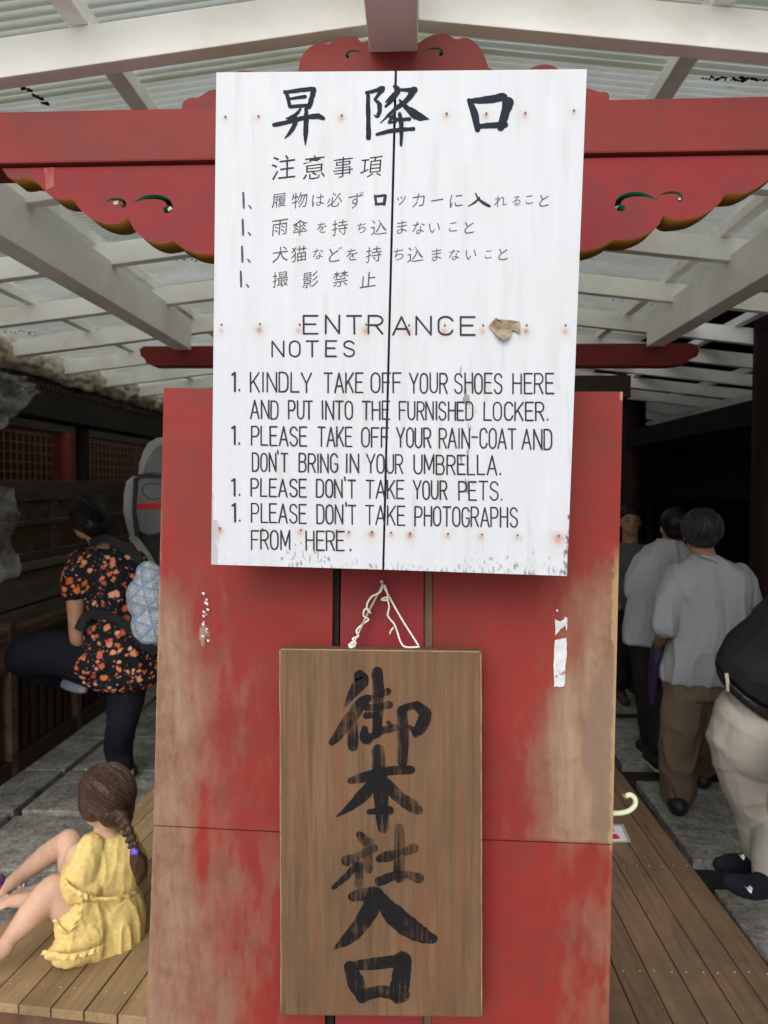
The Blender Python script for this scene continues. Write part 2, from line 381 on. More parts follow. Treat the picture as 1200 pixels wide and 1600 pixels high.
L = [(3, 262)] + smooth_path([(3, 262), (12, 276), (22, 280), (40, 278), (56, 284), (75, 303), (92, 311), (115, 312)], 4)[1:]
L = [tuple(p) for p in L] + [tuple(p) for p in smooth_path([(115, 312), (126, 328), (145, 342), (165, 349), (185, 349), (201, 340)], 4)] \
  + [tuple(p) for p in smooth_path([(201, 340), (209, 358), (225, 372), (245, 380), (262, 379), (272, 377)], 4)] \
  + [tuple(p) for p in smooth_path([(272, 377), (288, 388), (310, 396), (340, 397), (375, 390), (400, 396), (430, 400)], 4)]
def poly_clean(p):
    o = []
    for q in p:
        q = (float(q[0]), float(q[1]))
        if not o or math.hypot(q[0]-o[-1][0], q[1]-o[-1][1]) > 1.0: o.append(q)
    return o
zt = LZ0-.005
def swirl(cx, cz, s, flip=1):
    """comma shaped opening: hook with a round head"""
    top = smooth_path([(-.115, .000), (-.075, .022), (-.03, .026), (.005, .012), (.016, -.014), (.006, -.030)], 4)
    bot = smooth_path([(-.010, -.032), (-.016, -.018), (-.004, -.010), (-.010, .004), (-.035, .012), (-.075, .012)], 4)
    return [(cx+flip*p[0]*s, cz+p[1]*s) for p in list(top)+list(bot)]
def bracket(pxs, holes):
    o = px2xz(poly_clean(pxs), YB); xs_ = [p[0] for p in o]
    e0, e1 = o[0], o[-1]
    o = [(e0[0], zt)] + o[1:] + [(e1[0], zt)]
    return cut_board('carved_bracket', o, holes, YB, .075, [M['redpink'], M['ochre'], M['green']], gate)
def c_xz(x, y): p = at(x, y, YB); return p.x, p.z
h1 = swirl(*c_xz(262, 317), .70); h2 = swirl(*c_xz(193, 316), .38)
bracket(L, [h1, h2])
R_ = [(1235, 263), (1215, 272)] + smooth_path([(1200, 281), (1185, 292), (1165, 301), (1148, 303), (1132, 303)], 4) + smooth_path([(1132, 303), (1124, 318), (1108, 330), (1090, 339), (1068, 343), (1050, 343), (1037, 334)], 4) \
  + smooth_path([(1037, 334), (1030, 350), (1015, 363), (995, 372), (975, 375), (959, 374)], 4) + smooth_path([(959, 374), (945, 383), (925, 390), (905, 393), (870, 392), (840, 384), (800, 396)], 4)
h1 = swirl(*c_xz(969, 314), .70, -1); h2 = swirl(*c_xz(1063, 306), .40, 1)
bracket([tuple(p) for p in R_], [h1, h2])
# pale chips where the paint is scratched at the swirls
for (x, y, r) in ((265, 326, 5), (181, 316, 5), (1062, 311, 3.5)):
    c = at(x, y, YB-.0012); vs = [c]; n = 11
    for k in range(n):
        a = 2*math.pi*k/n; vs.append(c+Vector((math.cos(a), 0, math.sin(a)*.8))*(r*.0013*random.uniform(.5, 1.1)))
    o = pydata('paint_chip', vs, [(0, k+1, (k+1) % n+1) for k in range(n)], M['cream'], gate)
c = at(77, 286, YB-.001)
pydata('paint_chip', [at(69, 262, YB-.001), at(84, 261, YB-.001), at(85, 292, YB-.001), at(72, 297, YB-.001)], [(0, 1, 2, 3)], pm('faded_chalky_red', (.33, .10, .085), .7, .2, 40, dirt=(.25, .035, .035), dscale=30), gate)
# crest above the lintel
YK = YL+.02
K = [(283, 176)] + smooth_path([(283, 176), (286, 160), (297, 153), (310, 152), (326, 142), (342, 138), (352, 124), (368, 112), (386, 110), (402, 113), (418, 124), (440, 122), (466, 112)], 3) \
  + smooth_path([(466, 112), (470, 92), (482, 75), (500, 67), (514, 68), (524, 62), (542, 57), (556, 58), (565, 66), (577, 64), (590, 72)], 4) \
  + smooth_path([(590, 72), (614, 76), (640, 72)], 3) + smooth_path([(640, 72), (655, 66), (668, 58), (684, 53), (700, 54), (712, 61), (728, 59), (742, 66), (754, 82), (764, 106)], 4) \
  + smooth_path([(764, 106), (790, 116), (815, 118), (832, 105), (850, 101), (866, 104), (884, 116), (894, 132), (915, 137), (935, 143), (950, 145), (952, 160)], 3)
K = px2xz(poly_clean(K), YK); K[0] = (K[0][0], LZ1+.002); K.append((K[-1][0], LZ1+.002))
def k_xz(x, y): p = at(x, y, YK); return p.x, p.z
cut_board('carved_crest', K, [swirl(*k_xz(543, 84), .30, -1), swirl(*k_xz(689, 80), .32, 1)], YK, .05, [M['red'], M['ochre'], M['green']], gate)
# second crossbeam with nose shaped ends
CB = []
def c2(x, y): p = at(x, y, 4.12); return (p.x, p.z)
for x, y in [(238, 571), (228, 567), (226, 561), (220, 556), (218, 547), (224, 541), (234, 541)]: CB.append(c2(x, y))
for x, y in [(1078, 536), (1090, 539), (1093, 548), (1089, 557), (1080, 560), (1072, 568), (1050, 571)]: CB.append(c2(x, y))
cut_board('crossbeam', CB, [], 4.12, .11, [M['red'], M['red']], gate, 0)
box('tie_beam', -1.0, 1.25, 4.55, 4.67, 2.21, 2.34, M['grayW'], gate, .004)
box('tie_beam', -1.15, 1.30, 5.25, 5.37, 2.16, 2.27, M['grayW'], gate, .004)

# ------------------------------------------------------------------ red notice screen: four weathered boards on the post
scr = thing('red_board_screen', 'worn red painted board screen fixed either side of the gate post', 'screen', (-.07, 1.55, 0))
PP = Plane((0, 1.52, 1.7), (0, -1, 0))
BUMP = .0012
def grid_board(name, P, tl, tr, br, bl, th, nu, nv, stain, mat, parent, rim=1.2, seed=0):
    """board with a fine front face; stain(x,y) gives three wear masks"""
    c = [P.on(*q) for q in (tl, tr, br, bl)]; n = P.n
    vs, cols = [], []
    for j in range(nv+1):
        for i in range(nu+1):
            u, v = i/nu, j/nv
            p = (c[0]*(1-u)+c[1]*u)*(1-v)+(c[3]*(1-u)+c[2]*u)*v
            x = (tl[0]*(1-u)+tr[0]*u)*(1-v)+(bl[0]*(1-u)+br[0]*u)*v; y = (tl[1]*(1-u)+tr[1]*u)*(1-v)+(bl[1]*(1-u)+br[1]*u)*v
            vs.append(p+n*(BUMP*fbm(x*.008+seed, y*.004, 3, 2))); cols.append(stain(x, y))
    W_ = nu+1; fs = [(j*W_+i, (j+1)*W_+i, (j+1)*W_+i+1, j*W_+i+1) for j in range(nv) for i in range(nu)]
    ringi = [i for i in range(W_)] + [j*W_+nu for j in range(1, nv+1)] + [nv*W_+i for i in range(nu-1, -1, -1)] + [j*W_ for j in range(nv-1, 0, -1)]
    b0 = len(vs)
    for k in ringi: vs.append(vs[k]-n*th); cols.append(cols[k])
    m = len(ringi)
    for k in range(m): k2 = (k+1) % m; fs.append((ringi[k], ringi[k2], b0+k2, b0+k))
    fs.append(tuple(b0+k for k in range(m)))
    me = bpy.data.meshes.new(name); me.from_pydata([tuple(v) for v in vs], [], fs)
    a = me.attributes.new('stain', 'FLOAT_COLOR', 'POINT')
    a.data.foreach_set('color', [q for cc in cols for q in (cc[0], cc[1], cc[2], 1.0)])
    return link(name, me, mat, parent)
def cl(v): return max(0.0, min(1.0, v))
def stL(x, y):
    d = x-(256-26*(y-606)/990); n = fbm(x*.03, y*.010, 1); n2 = fbm(x*.09, y*.03, 5, 3)
    A = 1.25*math.exp(-(d/58)**2)*sst(840, 1010, y)*(1-.62*sst(1330, 1560, y)) + .55*math.exp(-(d/135)**2)*sst(950, 1120, y) + .35*sst(1300, 1420, y)*math.exp(-(d/190)**2)
    A -= .9*math.exp(-((d-75)/16)**2)*sst(1180, 1260, y)*(1-sst(1400, 1430, y)) * (.5+n)
    wood = cl(sst(-.05, 1.45, A+.45*n+.35*n2)*.92) if A > .02 else 0
    pale = cl(.8*math.exp(-(d/2.2)**2)*(.5+1.5*n2+.4))
    fl = 1.0 if (abs(x-320) < 7 and 928 < y < 1008 and n2 > .30) else 0
    wood = cl(.85*sst(-.05, 1.45, A*1.05+.28*n+.12*n2)*(1-.22*abs(n2)*2)) if A > .02 else 0
    return (max(wood, fl), cl(.28*sst(.1, .5, fbm(x*.02+9, y*.006, 2))*sst(1200, 1400, y)), pale*sst(700, 900, y)*(1-sst(1380, 1450, y)))
def stR(x, y):
    e = 973-18*(y-612)/708; d = e-x; n = fbm(x*.03+20, y*.010, 1); n2 = fbm(x*.09, y*.03, 8, 3)
    cv = np.interp(y, [1000, 1020, 1080, 1150, 1180, 1240, 1300, 1320], [968, 958, 920, 910, 905, 925, 928, 930])
    A = 1.0*math.exp(-((x-(cv-28))/30)**2)*sst(960, 1100, y)*(1-.9*sst(1306, 1318, y)) + .8*math.exp(-(d/65)**2)*sst(830, 960, y)*(1-.75*sst(1310, 1322, y))
    A *= 1-.45*sst(1318, 1336, y)
    A += .45*math.exp(-((x-870)/48)**2)*sst(1060, 1260, y)*(1-sst(1306, 1318, y)) + .22*sst(1320, 1500, y)*math.exp(-(d/50)**2)
    wood = cl(sst(-.05, 1.3, A+.42*n+.35*n2)*.92) if A > .02 else 0
    wood = cl(.88*sst(-.1, 1.15, A*(1-.25*sst(1310, 1330, y))+.20*n+.10*n2)) if A > .02 else 0
    grey = cl(.72*sst(-2, 5, x-cv+4*n2))*sst(1000, 1015, y)*(1-sst(1304, 1312, y))
    pale = cl(sst(.2, .5, n2*.6+1.35-d/(6 if y > 995 else 13)-.4))*sst(840, 900, y) if d < 16 else 0
    if d < 3 and y < 625: pale = 1
    return (wood, grey, cl(pale)*.9*(1-.85*sst(1318, 1335, y)))
grid_board('board', PP, (256, 606), (524, 609), (515, 1303), (240, 1289), .012, 110, 240, stL, M['panel'], scr)
grid_board('board', PP, (240, 1291), (515, 1305), (506, 1660), (226, 1660), .012, 110, 130, stL, M['panel'], scr)
grid_board('board', PP, (677, 611), (973, 612), (957, 1319), (676, 1308), .012, 110, 240, stR, M['panel'], scr)
grid_board('board', PP, (676, 1310), (957, 1321), (950, 1665), (675, 1665), .012, 110, 130, stR, M['panel'], scr)
# post skin and the rails that show in the slots
P2 = Plane((0, 1.512, 1.7), (0, -1, 0))
slab('center_board', P2.on(523, 1660), P2.on(659, 1660), P2.on(536, 640), P2.on(663, 640), (0, .007, 0), M['redpink'], scr, .001)
P3 = Plane((0, 1.536, 1.7), (0, -1, 0))
slab('batten', P3.on(498, 1660), P3.on(521, 1660), P3.on(510, 640), P3.on(534, 640), (0, .04, 0), M['dark'], scr, .001)
P4 = Plane((0, 1.523, 1.7), (0, -1, 0))
slab('batten', P4.on(662, 1660), P4.on(674, 1660), P4.on(664, 640), P4.on(676.5, 640), (0, .04, 0), M['rail'], scr, .001)
box('back_rail', -.47, .38, 1.580, 1.615, 1.75, 1.82, M['rail'], scr, .003)
box('back_rail', -.47, .38, 1.580, 1.615, .30, .37, M['rail'], scr, .003)
for (a, b) in ((-.50, -.455), (.335, .378)): box('frame_stile', a, b, 1.534, 1.579, .05, 1.86, M['rail'], scr, .003)
for y, xa, xb in ((1.0, 0, 0),):
    pass

# leaf litter and rust bits caught against the sheets
bm = bmesh.new()
for (xa, ya, xb, yb, n_) in ((36, 134, 74, 166, 16), (1100, 122, 1198, 126, 22), (205, 400, 330, 408, 16), (0, 516, 60, 522, 14), (1020, 478, 1120, 482, 12), (940, 465, 1010, 470, 8), (150, 588, 240, 580, 10)):
    for k in range(n_):
        f = k/n_; x = xa+(xb-xa)*f+prnd(3); y = ya+(yb-ya)*f+prnd(2.5); r_ = ray(x, y)
        s_ = 1 if x > 640 else -1            # meet the underside of the sloping sheets
        t_ = (RB+.088+.0435-.006-.004-EYE.z+SLOPE*s_*XC)/(r_.z+SLOPE*s_*r_.x); c_ = EYE+r_*t_
        q = .003+random.random()*.007; vs_ = [bm.verts.new(c_+Vector((math.cos(a)*q*random.uniform(.5, 1.3), math.sin(a)*q*random.uniform(.4, 1.2), prnd(.002)-SLOPE*s_*math.cos(a)*q))) for a in (0, 1.2, 2.5, 3.7, 5.0)]
        bm.faces.new(vs_)
        ex = bmesh.ops.extrude_face_region(bm, geom=[bm.faces[-1]] if False else [vs_[0].link_faces[0]])
        for e in ex['geom']:
            if isinstance(e, bmesh.types.BMVert): e.co.z += .002
o = from_bm('leaf_litter', bm, pm('rotten_leaf', (.03, .018, .012), .8, .4, 80), can); o['kind'] = 'stuff'
# ------------------------------------------------------------------ writing tools
class Ink:
    """collects painted strokes that lie on a plane, each a hair above the one before"""
    def __init__(s, P, off=.0006, step=.00004): s.P, s.o, s.st, s.vs, s.fs, s.k = P, off, step, [], [], 0
    def stroke(s, pts, w=None, sm=True, wob=0.0, cap=True):
        pts = [p if len(p) == 3 else (p[0], p[1], w) for p in pts]
        P = smooth_path(pts, 5) if sm and len(pts) > 1 else [np.array(p, float) for p in pts]
        if sm is False and len(P) == 2: pass
        off = s.o+s.st*s.k; s.k = (s.k+1) % 24; n = len(P); L, R = [], []
        for i in range(n):
            a, b = P[max(i-1, 0)], P[min(i+1, n-1)]; tx, ty = b[0]-a[0], b[1]-a[1]; q = math.hypot(tx, ty) or 1; tx /= q; ty /= q
            h = P[i][2]/2
            wl = 1+wob*fbm(P[i][0]*.35, P[i][1]*.35, s.k, 2)*2; wr = 1+wob*fbm(P[i][0]*.35, P[i][1]*.35, s.k+9, 2)*2
            L.append((P[i][0]-ty*h*wl, P[i][1]+tx*h*wl)); R.append((P[i][0]+ty*h*wr, P[i][1]-tx*h*wr))
        def arc(c, fr, m=5):
            o = []; r = math.hypot(fr[0]-c[0], fr[1]-c[1]); a0 = math.atan2(fr[1]-c[1], fr[0]-c[0])
            for k in range(1, m): a = a0-math.pi*k/m; rr = r*(1+wob*.5*random.uniform(-1, 1)); o.append((c[0]+rr*math.cos(a), c[1]+rr*math.sin(a)))
            return o
        b0 = len(s.vs)
        for q in L+R: s.vs.append(s.P.on(q[0], q[1], off))
        for i in range(n-1): s.fs.append((b0+i, b0+n+i, b0+n+i+1, b0+i+1))
        if cap:
            for c, fr, ends in ((P[-1], L[-1], (b0+n-1, b0+2*n-1)), (P[0], R[0], (b0+n, b0))):
                if P[0][2] < .3: continue
                ar = arc(c, fr); b1 = len(s.vs)
                for q in ar: s.vs.append(s.P.on(q[0], q[1], off))
                s.fs.append((ends[0],)+tuple(b1+k for k in range(len(ar)))+(ends[1],))
    def build(s, name, mat, parent):
        o = pydata(name, s.vs, s.fs, mat, parent)
        if name.endswith('lettering'): o['kind'] = 'stuff'
        return o
def A_(cx, cy, rx, ry, a0, a1, n=9):
    return [(cx+rx*math.cos(math.radians(a0+(a1-a0)*k/n)), cy+ry*math.sin(math.radians(a0+(a1-a0)*k/n))) for k in range(n+1)]
GL = {'A': [[(0, 0), (.5, 1), (1, 0)], [(.2, .33), (.8, .33)]], 'B': [[(0, 0), (0, 1)], [(0, 1)]+A_(.55, .77, .38, .23, 90, -90)+[(0, .54)], [(.5, .54)]+A_(.58, .27, .42, .27, 90, -90)+[(0, 0)]],
 'C': [[(1, .78)]+A_(.5, .72, .5, .28, 10, 180)+A_(.5, .28, .5, .28, 180, 350)], 'D': [[(0, 0), (0, 1)]], 'E': [[(1, 1), (0, 1), (0, 0), (1, 0)], [(0, .53), (.85, .53)]],
 'F': [[(1, 1), (0, 1), (0, 0)], [(0, .53), (.85, .53)]], 'G': [A_(.5, .72, .5, .28, 20, 180)+A_(.5, .28, .5, .28, 180, 360)+[(1, .45), (.6, .45)]],
 'H': [[(0, 0), (0, 1)], [(1, 0), (1, 1)], [(0, .53), (1, .53)]], 'I': [[(.5, 0), (.5, 1)]], 'K': [[(0, 0), (0, 1)], [(1, 1), (0, .38)], [(.33, .58), (1, 0)]],
 'L': [[(0, 1), (0, 0), (1, 0)]], 'M': [[(0, 0), (0, 1), (.5, .2), (1, 1), (1, 0)]], 'N': [[(0, 0), (0, 1), (1, 0), (1, 1)]],
 'O': [A_(.5, .70, .5, .30, 0, 180)+A_(.5, .30, .5, .30, 180, 360)+[(1, .70)]], 'P': [[(0, 0), (0, 1)], [(0, 1)]+A_(.55, .73, .45, .27, 90, -90)+[(0, .46)]],
 'R': [[(0, 0), (0, 1)], [(0, 1)]+A_(.55, .74, .45, .26, 90, -90)+[(0, .48)], [(.5, .48), (1, 0)]],
 'S': [A_(.5, .76, .48, .24, 15, 215)+[(.5, .52)]+A_(.5, .26, .5, .26, 40, -165)], 'T': [[(0, 1), (1, 1)], [(.5, 1), (.5, 0)]],
 'U': [[(0, 1)]+A_(.5, .30, .5, .30, 180, 360)+[(1, 1)]], 'Y': [[(0, 1), (.5, .45), (1, 1)], [(.5, .45), (.5, 0)]],
 '1': [[(.1, .86), (.62, .96), (.62, 0)]], '.': [[(.5, .02), (.5, .06)]], "'": [[(.3, 1.16), (.6, .98)]], '-': [[(0, .58), (1, .58)]]}
GL['D'] = [[(0, 0), (0, 1)], [(0, 1)]+A_(.45, .70, .55, .30, 90, 0)+A_(.45, .30, .55, .30, 0, -90)+[(0, 0)]]
WD = {'I': .16, '.': .22, "'": .18, 'M': 1.12, '-': .75, '1': .5, 'L': .85, 'F': .88, 'E': .9, 'A': 1.12, 'N': 1.02, 'T': 1.0, 'Y': 1.1}
def word(ink, txt, x0, x1, yt0, yb0, yt1=None, yb1=None, w=3.1, gap=.34):
    """hand-lettered capitals from x0 to x1, tops and feet on sloping lines"""
    yt1 = yt0 if yt1 is None else yt1; yb1 = yb0 if yb1 is None else yb1
    tot = sum(WD.get(c, .95) for c in txt)+gap*(len(txt)-1); u = (x1-x0)/tot; x = x0
    for c in txt:
        wd = WD.get(c, .95)*u; jx = prnd(.5); jy = prnd(.5); sl_ = prnd(.012)
        for st in GL[c]:
            o = []
            for a, b in st:
                X = x+a*wd+jx+sl_*30*b; f = (X-x0)/max(1, (x1-x0)); yt = yt0+(yt1-yt0)*f; yb = yb0+(yb1-yb0)*f
                o.append((X, yb-(yb-yt)*b+jy))
            sharp = len(o) <= 5
            if sharp:
                for p, q in zip(o[:-1], o[1:]): ink.stroke([p, q], w*random.uniform(.93, 1.07), sm=False)
            else: ink.stroke(o, w*random.uniform(.93, 1.07), sm=False)
        x += wd+gap*u
fcache = {}
def glyph(ch):
    if ch in fcache: return fcache[ch]
    cu = bpy.data.curves.new('t', 'FONT'); cu.body = ch; cu.size = 1; cu.resolution_u = 2; cu.offset = -.006
    o = bpy.data.objects.new('t', cu); COL.objects.link(o); dg = bpy.context.evaluated_depsgraph_get(); dg.update()
    me = bpy.data.meshes.new_from_object(o.evaluated_get(dg))
    V = [(v.co.x, v.co.y) for v in me.vertices]; F = [tuple(p.vertices) for p in me.polygons]
    bpy.data.objects.remove(o); bpy.data.curves.remove(cu); bpy.data.meshes.remove(me)
    fcache[ch] = (V, F); return V, F
def kana(ink, ch, cx, cy, wpx, hpx=None, slant=.10):
    """one brush-written character fitted into a box of the given size; strokes rise to the right and thin out"""
    V, F = glyph(ch); xs_ = [v[0] for v in V]; ys_ = [v[1] for v in V]
    if not V: return
    mx, my = (min(xs_)+max(xs_))/2, (min(ys_)+max(ys_))/2; sx, sy = max(xs_)-min(xs_), max(ys_)-min(ys_)
    if hpx is None: hpx = wpx
    k = min(wpx/max(sx, .01), hpx/max(sy, .01)); b0 = len(ink.vs); r = prnd(.03)
    for x, y in V:
        X, Y = (x-mx)*k, (y-my)*k
        Y2 = Y+slant*X+.6*fbm(X*.11+cx, Y*.11, 0, 1); X2 = X+.05*Y+r*Y+.6*fbm(X*.11, Y*.11+cy, 4, 1)
        ink.vs.append(ink.P.on(cx+X2, cy-Y2, ink.o))
    for f in F: ink.fs.append(tuple(b0+i for i in f))

# ------------------------------------------------------------------ the big white notice
n = (math.sin(math.radians(-1.25))*math.cos(math.radians(1.5)), -math.cos(math.radians(-1.25))*math.cos(math.radians(1.5)), -math.sin(math.radians(1.5)))
PS = Plane((0, 1.36, 1.7), n)
BUMP = .0002
sg = thing('notice_board', 'large white wooden notice board with black Japanese and English entrance rules', 'sign', PS.on(607, 500, -.03))
NAILS = [(352, 182), (404, 181), (464, 181), (534, 180), (698, 177), (760, 177), (821, 176), (897, 172), (346, 507), (406, 506), (468, 507), (572, 507), (639, 508), (695, 508),
         (755, 508), (823, 508), (884, 508), (343, 825), (410, 827), (470, 828), (526, 829), (545, 831), (581, 831), (611, 832), (641, 833), (700, 834), (753, 835), (809, 836), (873, 837)]
NS = [.5, .6, 0, .9, .7, .8, .7, .6, .6, 1.1, .8, 1.2, 1.0, .9, .8, 1.0, .9, 1.1, .7, .8, .7, .7, 1.0, .7, 1.1, .7, .8, .7, 1.9]
def stS(x, y):
    rust = 0; gr = 0
    for (a, b), s in zip(NAILS, NS):
        dx, dy = x-a, y-b-1.5
        if abs(dx) < 26 and -14 < dy < 34:
            rr = 5.0*s+2; d2 = dx*dx+(dy*(.8 if dy > 0 else 1.1))**2
            rust += .62*min(1, s)*math.exp(-d2/(rr*rr*.45)) + .13*math.exp(-d2/(rr*rr*3.2))
            if s == 1.0 or s == 1.1: gr += .35*math.exp(-d2/9)
    n = fbm(x*.02, y*.005, 2); n2 = fbm(x*.30, y*.09, 7, 4)
    yb = 882+(x-330)*18/556; db = yb-y
    m = .8*sst(.05, .6, n2+.06-.85*db/(26+46*sst(690, 760, x)))*(1 if x > 480 else .25) if db < 90 else 0
    m = max(m, sst(.1, .6, n2+.30-db/18-(abs(x-835)/60)) if db < 60 else 0)
    dr = (917-31*(y-108)/792)-x
    m = max(m, sst(.0, .35, n2+.42-dr/12-max(0, 840-y)/60))
    m = max(m, sst(.25, .45, n2-.15*db/20+.1)*.8 if (db < 42 and 440 < x < 520) else 0)
    dl = x-(338-8*(y-113)/769)
    g = .95*sst(.0, .3, n2*.5+.95-dl/(13 if y > 810 else 3.5)-max(0, 780-y)/70) if dl < 22 else 0
    strk = sst(.30, .6, fbm(x*.05+4, y*.006, 1, 3))*(.30 if 590 < y < 830 else .18)
    if 715 < x < 745 and 560 < y < 790: m = max(m, .9*sst(.28, .45, fbm(x*.16, y*.035, 3, 3)+.18-abs(x-732)/24))
    return (cl(rust), cl(m*.85+gr), cl(max(g, strk)))
grid_board('board', PS, (338, 113), (616.5, 111), (597, 890), (330, 882), .016, 150, 400, stS, M['sign'], sg)
grid_board('board', PS, (620.5, 111), (917, 108), (886, 900), (600.5, 890), .016, 160, 400, stS, M['sign'], sg)
P5 = Plane(PS.p-PS.n*.0165, PS.n)
for y in (180, 508, 832):   # battens the boards are nailed to
    slab('batten', P5.on(345, y+12), P5.on(880, y+14), P5.on(345, y-14), P5.on(880, y-16), -PS.n*.028, M['rail'], sg)
# hangers from the battens back to the post
for y in (210, 700):
    a = P5.on(590, y, -.029); b = P5.on(622, y, -.029)
    box('bracket_block', a.x, b.x, a.y, 1.511, a.z-.03, a.z+.03, M['rail'], sg)
# dark gap filler so the joint reads as a slot
slab('joint_strip', P5.on(596, 886, .004), P5.on(601, 886, .004), P5.on(615, 116, .004), P5.on(621, 116, .004), -PS.n*.003, M['dark'], sg, 0)
me0 = None
for (a, b), s in zip(NAILS, NS):
    if not s: continue
    bm = bmesh.new(); bmesh.ops.create_icosphere(bm, subdivisions=1, radius=.0019)
    for v in bm.verts: v.co.y *= .5
    me = me0
    if me0 is None: me0 = bpy.data.meshes.new('nail'); bm.to_mesh(me0); me0.materials.append(M['nail'])
    bm.free()
    o = bpy.data.objects.new('nail', me0); COL.objects.link(o); o.parent = sg; o.location = wmat(sg).inverted() @ PS.on(a, b, .0018)
def zz(ox, oy, k, pts): return [(ox+p[0]/k, oy+p[1]/k)+((p[2]/k,) if len(p) > 2 else ()) for p in pts]
ink = Ink(PS)
Z3 = lambda *p: zz(320, 100, 4, p)
Z4 = lambda *p: zz(600, 100, 3.75, p)
ink = Ink(PS)
for s in [Z3((500, 170, 18), (518, 205, 26), (532, 268, 20)), Z3((498, 178, 20), (560, 168, 26), (665, 155, 30)), Z3((680, 158, 38), (672, 200, 32), (652, 268, 30)), Z3((540, 216, 16), (628, 204, 24)),
          Z3((530, 266, 24), (655, 258, 22)), Z3((598, 280, 14), (575, 310, 22), (530, 336, 20), (505, 340, 5)), Z3((432, 380, 26), (520, 362, 26), (620, 336, 28), (700, 326, 36), (742, 340, 22)),
          Z3((566, 318, 22), (560, 380, 30), (530, 430, 22), (500, 464, 5)), Z3((634, 282, 26), (632, 360, 30), (630, 440, 28), (627, 508, 5))]: ink.stroke(s, wob=.12)
ink.build('character', M['ink'], sg)
ink = Ink(PS)
for s in [Z3((1012, 180, 24), (1060, 168, 24), (1112, 150, 32)), Z3((1112, 158, 30), (1085, 192, 22), (1062, 222, 16)), Z3((1062, 222, 14), (1090, 250, 28), (1092, 290, 30), (1078, 328, 20), (1056, 318, 6)),
          Z3((1020, 196, 26), (1022, 320, 28), (1022, 462, 34)),
          Z4((60, 132, 18), (82, 150, 34), (55, 200, 26), (10, 248, 16)), Z4((90, 150, 14), (150, 152, 28), (180, 150, 34)), Z4((178, 152, 40), (130, 215, 30), (60, 268, 22), (-20, 345, 6)),
          Z4((92, 212, 14), (140, 262, 34), (200, 306, 50), (262, 322, 6)), Z4((22, 300, 16), (80, 325, 22), (148, 322, 22)), Z4((-42, 412, 18), (50, 390, 26), (172, 380, 22)), Z4((92, 292, 22), (102, 370, 26), (100, 476, 16)),
          Z3((1180, 180, 10), (1150, 220, 18), (1128, 238, 6)), Z3((1192, 300, 10), (1165, 340, 18), (1150, 365, 14)), Z3((1150, 365, 16), (1192, 360, 18))]: ink.stroke(s, wob=.12)
ink.build('character', M['ink'], sg)
ink = Ink(PS)
for s in [Z4((498, 212, 26), (530, 290, 44), (548, 385, 32)), Z4((505, 216, 28), (600, 210, 44), (700, 192, 48)), Z4((728, 226, 66), (712, 280, 54), (684, 372, 46)), Z4((548, 366, 28), (620, 360, 32), (708, 356, 40))]: ink.stroke(s, wob=.08)
ink.build('character', M['ink'], sg)

ink = Ink(PS)
for ch, x, wd in (('注', 443, 38), ('意', 491, 35), ('事', 536, 31), ('項', 580, 34)): kana(ink, ch, x, 261, wd, 37, .12)
ink.build('heading_lettering', M['letter'], sg)
rows = [('履物は必ずロッカーに入れること', 313, [436, 468, 497, 523, 556, 594, 627, 654, 683, 713, 748, 782, 807, 827, 850], [22, 25, 19, 23, 27, 19, 14, 19, 19, 20, 31, 19, 13, 12, 15]),
        ('雨傘を持ち込まないこと', 355, [437, 469, 503, 531, 565, 592, 628, 654, 679, 708, 733], [25, 29, 15, 28, 14, 27, 16, 19, 21, 13, 15]),
        ('犬猫などを持ち込まないこと', 397, [438, 467, 497, 524, 550, 584, 623, 649, 682, 710, 736, 763, 786], [25, 25, 16, 21, 17, 29, 16, 25, 15, 17, 22, 11, 15]),
        ('撮影禁止', 436, [438, 485, 532, 575], [30, 27, 29, 26])]
for txt, y, X, W_ in rows:
    ink = Ink(PS)
    for ch, x, wd in zip(txt, X, W_):
        if ch in 'ロ入': continue
        kana(ink, ch, x, y+prnd(1), wd, 24 if ch not in 'こいッ' else 15, .15)
    ix = {313: 380, 355: 379, 397: 378, 436: 376}[y]
    ink.stroke([(ix, y-12, 3), (ix+.5, y, 3.6), (ix+.7, y+12, 3)], sm=False); ink.stroke([(ix+9, y+8, 2), (ix+12, y+12, 3)], sm=False)
    ink.build('lettering', M['letter_faded'], sg)
ink = Ink(PS); ink.stroke([(586, 306), (588, 319)], 4, sm=False); ink.stroke([(586, 307), (602, 305)], 4, sm=False); ink.stroke([(602, 306), (600, 319)], 5, sm=False); ink.stroke([(587, 319), (601, 318)], 4, sm=False)
ink.stroke([(743, 302, 2), (748, 311, 3.6), (757, 318, 5.2), (765, 322, 4)], sm=True); ink.stroke([(749, 309, 3), (742, 316, 3), (732, 322, 1.5)], sm=True); ink.build('lettering', M['letter'], sg)
ink = Ink(PS)
for c, a, b in (('E', 475, 497), ('N', 509, 530), ('T', 543, 565), ('R', 576, 598)): word(ink, c, a, b, 493, 521, w=2.9)
for c, a, b in (('A', 614, 640), ('N', 650, 673), ('C', 685, 707), ('E', 720, 742)): word(ink, c, a, b, 495, 523, w=2.9)
ink.build('entrance_lettering', M['letter'], sg)
ink = Ink(PS)
for c, a, b in (('N', 425, 443), ('O', 453, 469), ('T', 479, 497), ('E', 509, 525), ('S', 537, 553)): word(ink, c, a, b, 533, 557, w=2.7)
ink.build('notes_lettering', M['letter'], sg)
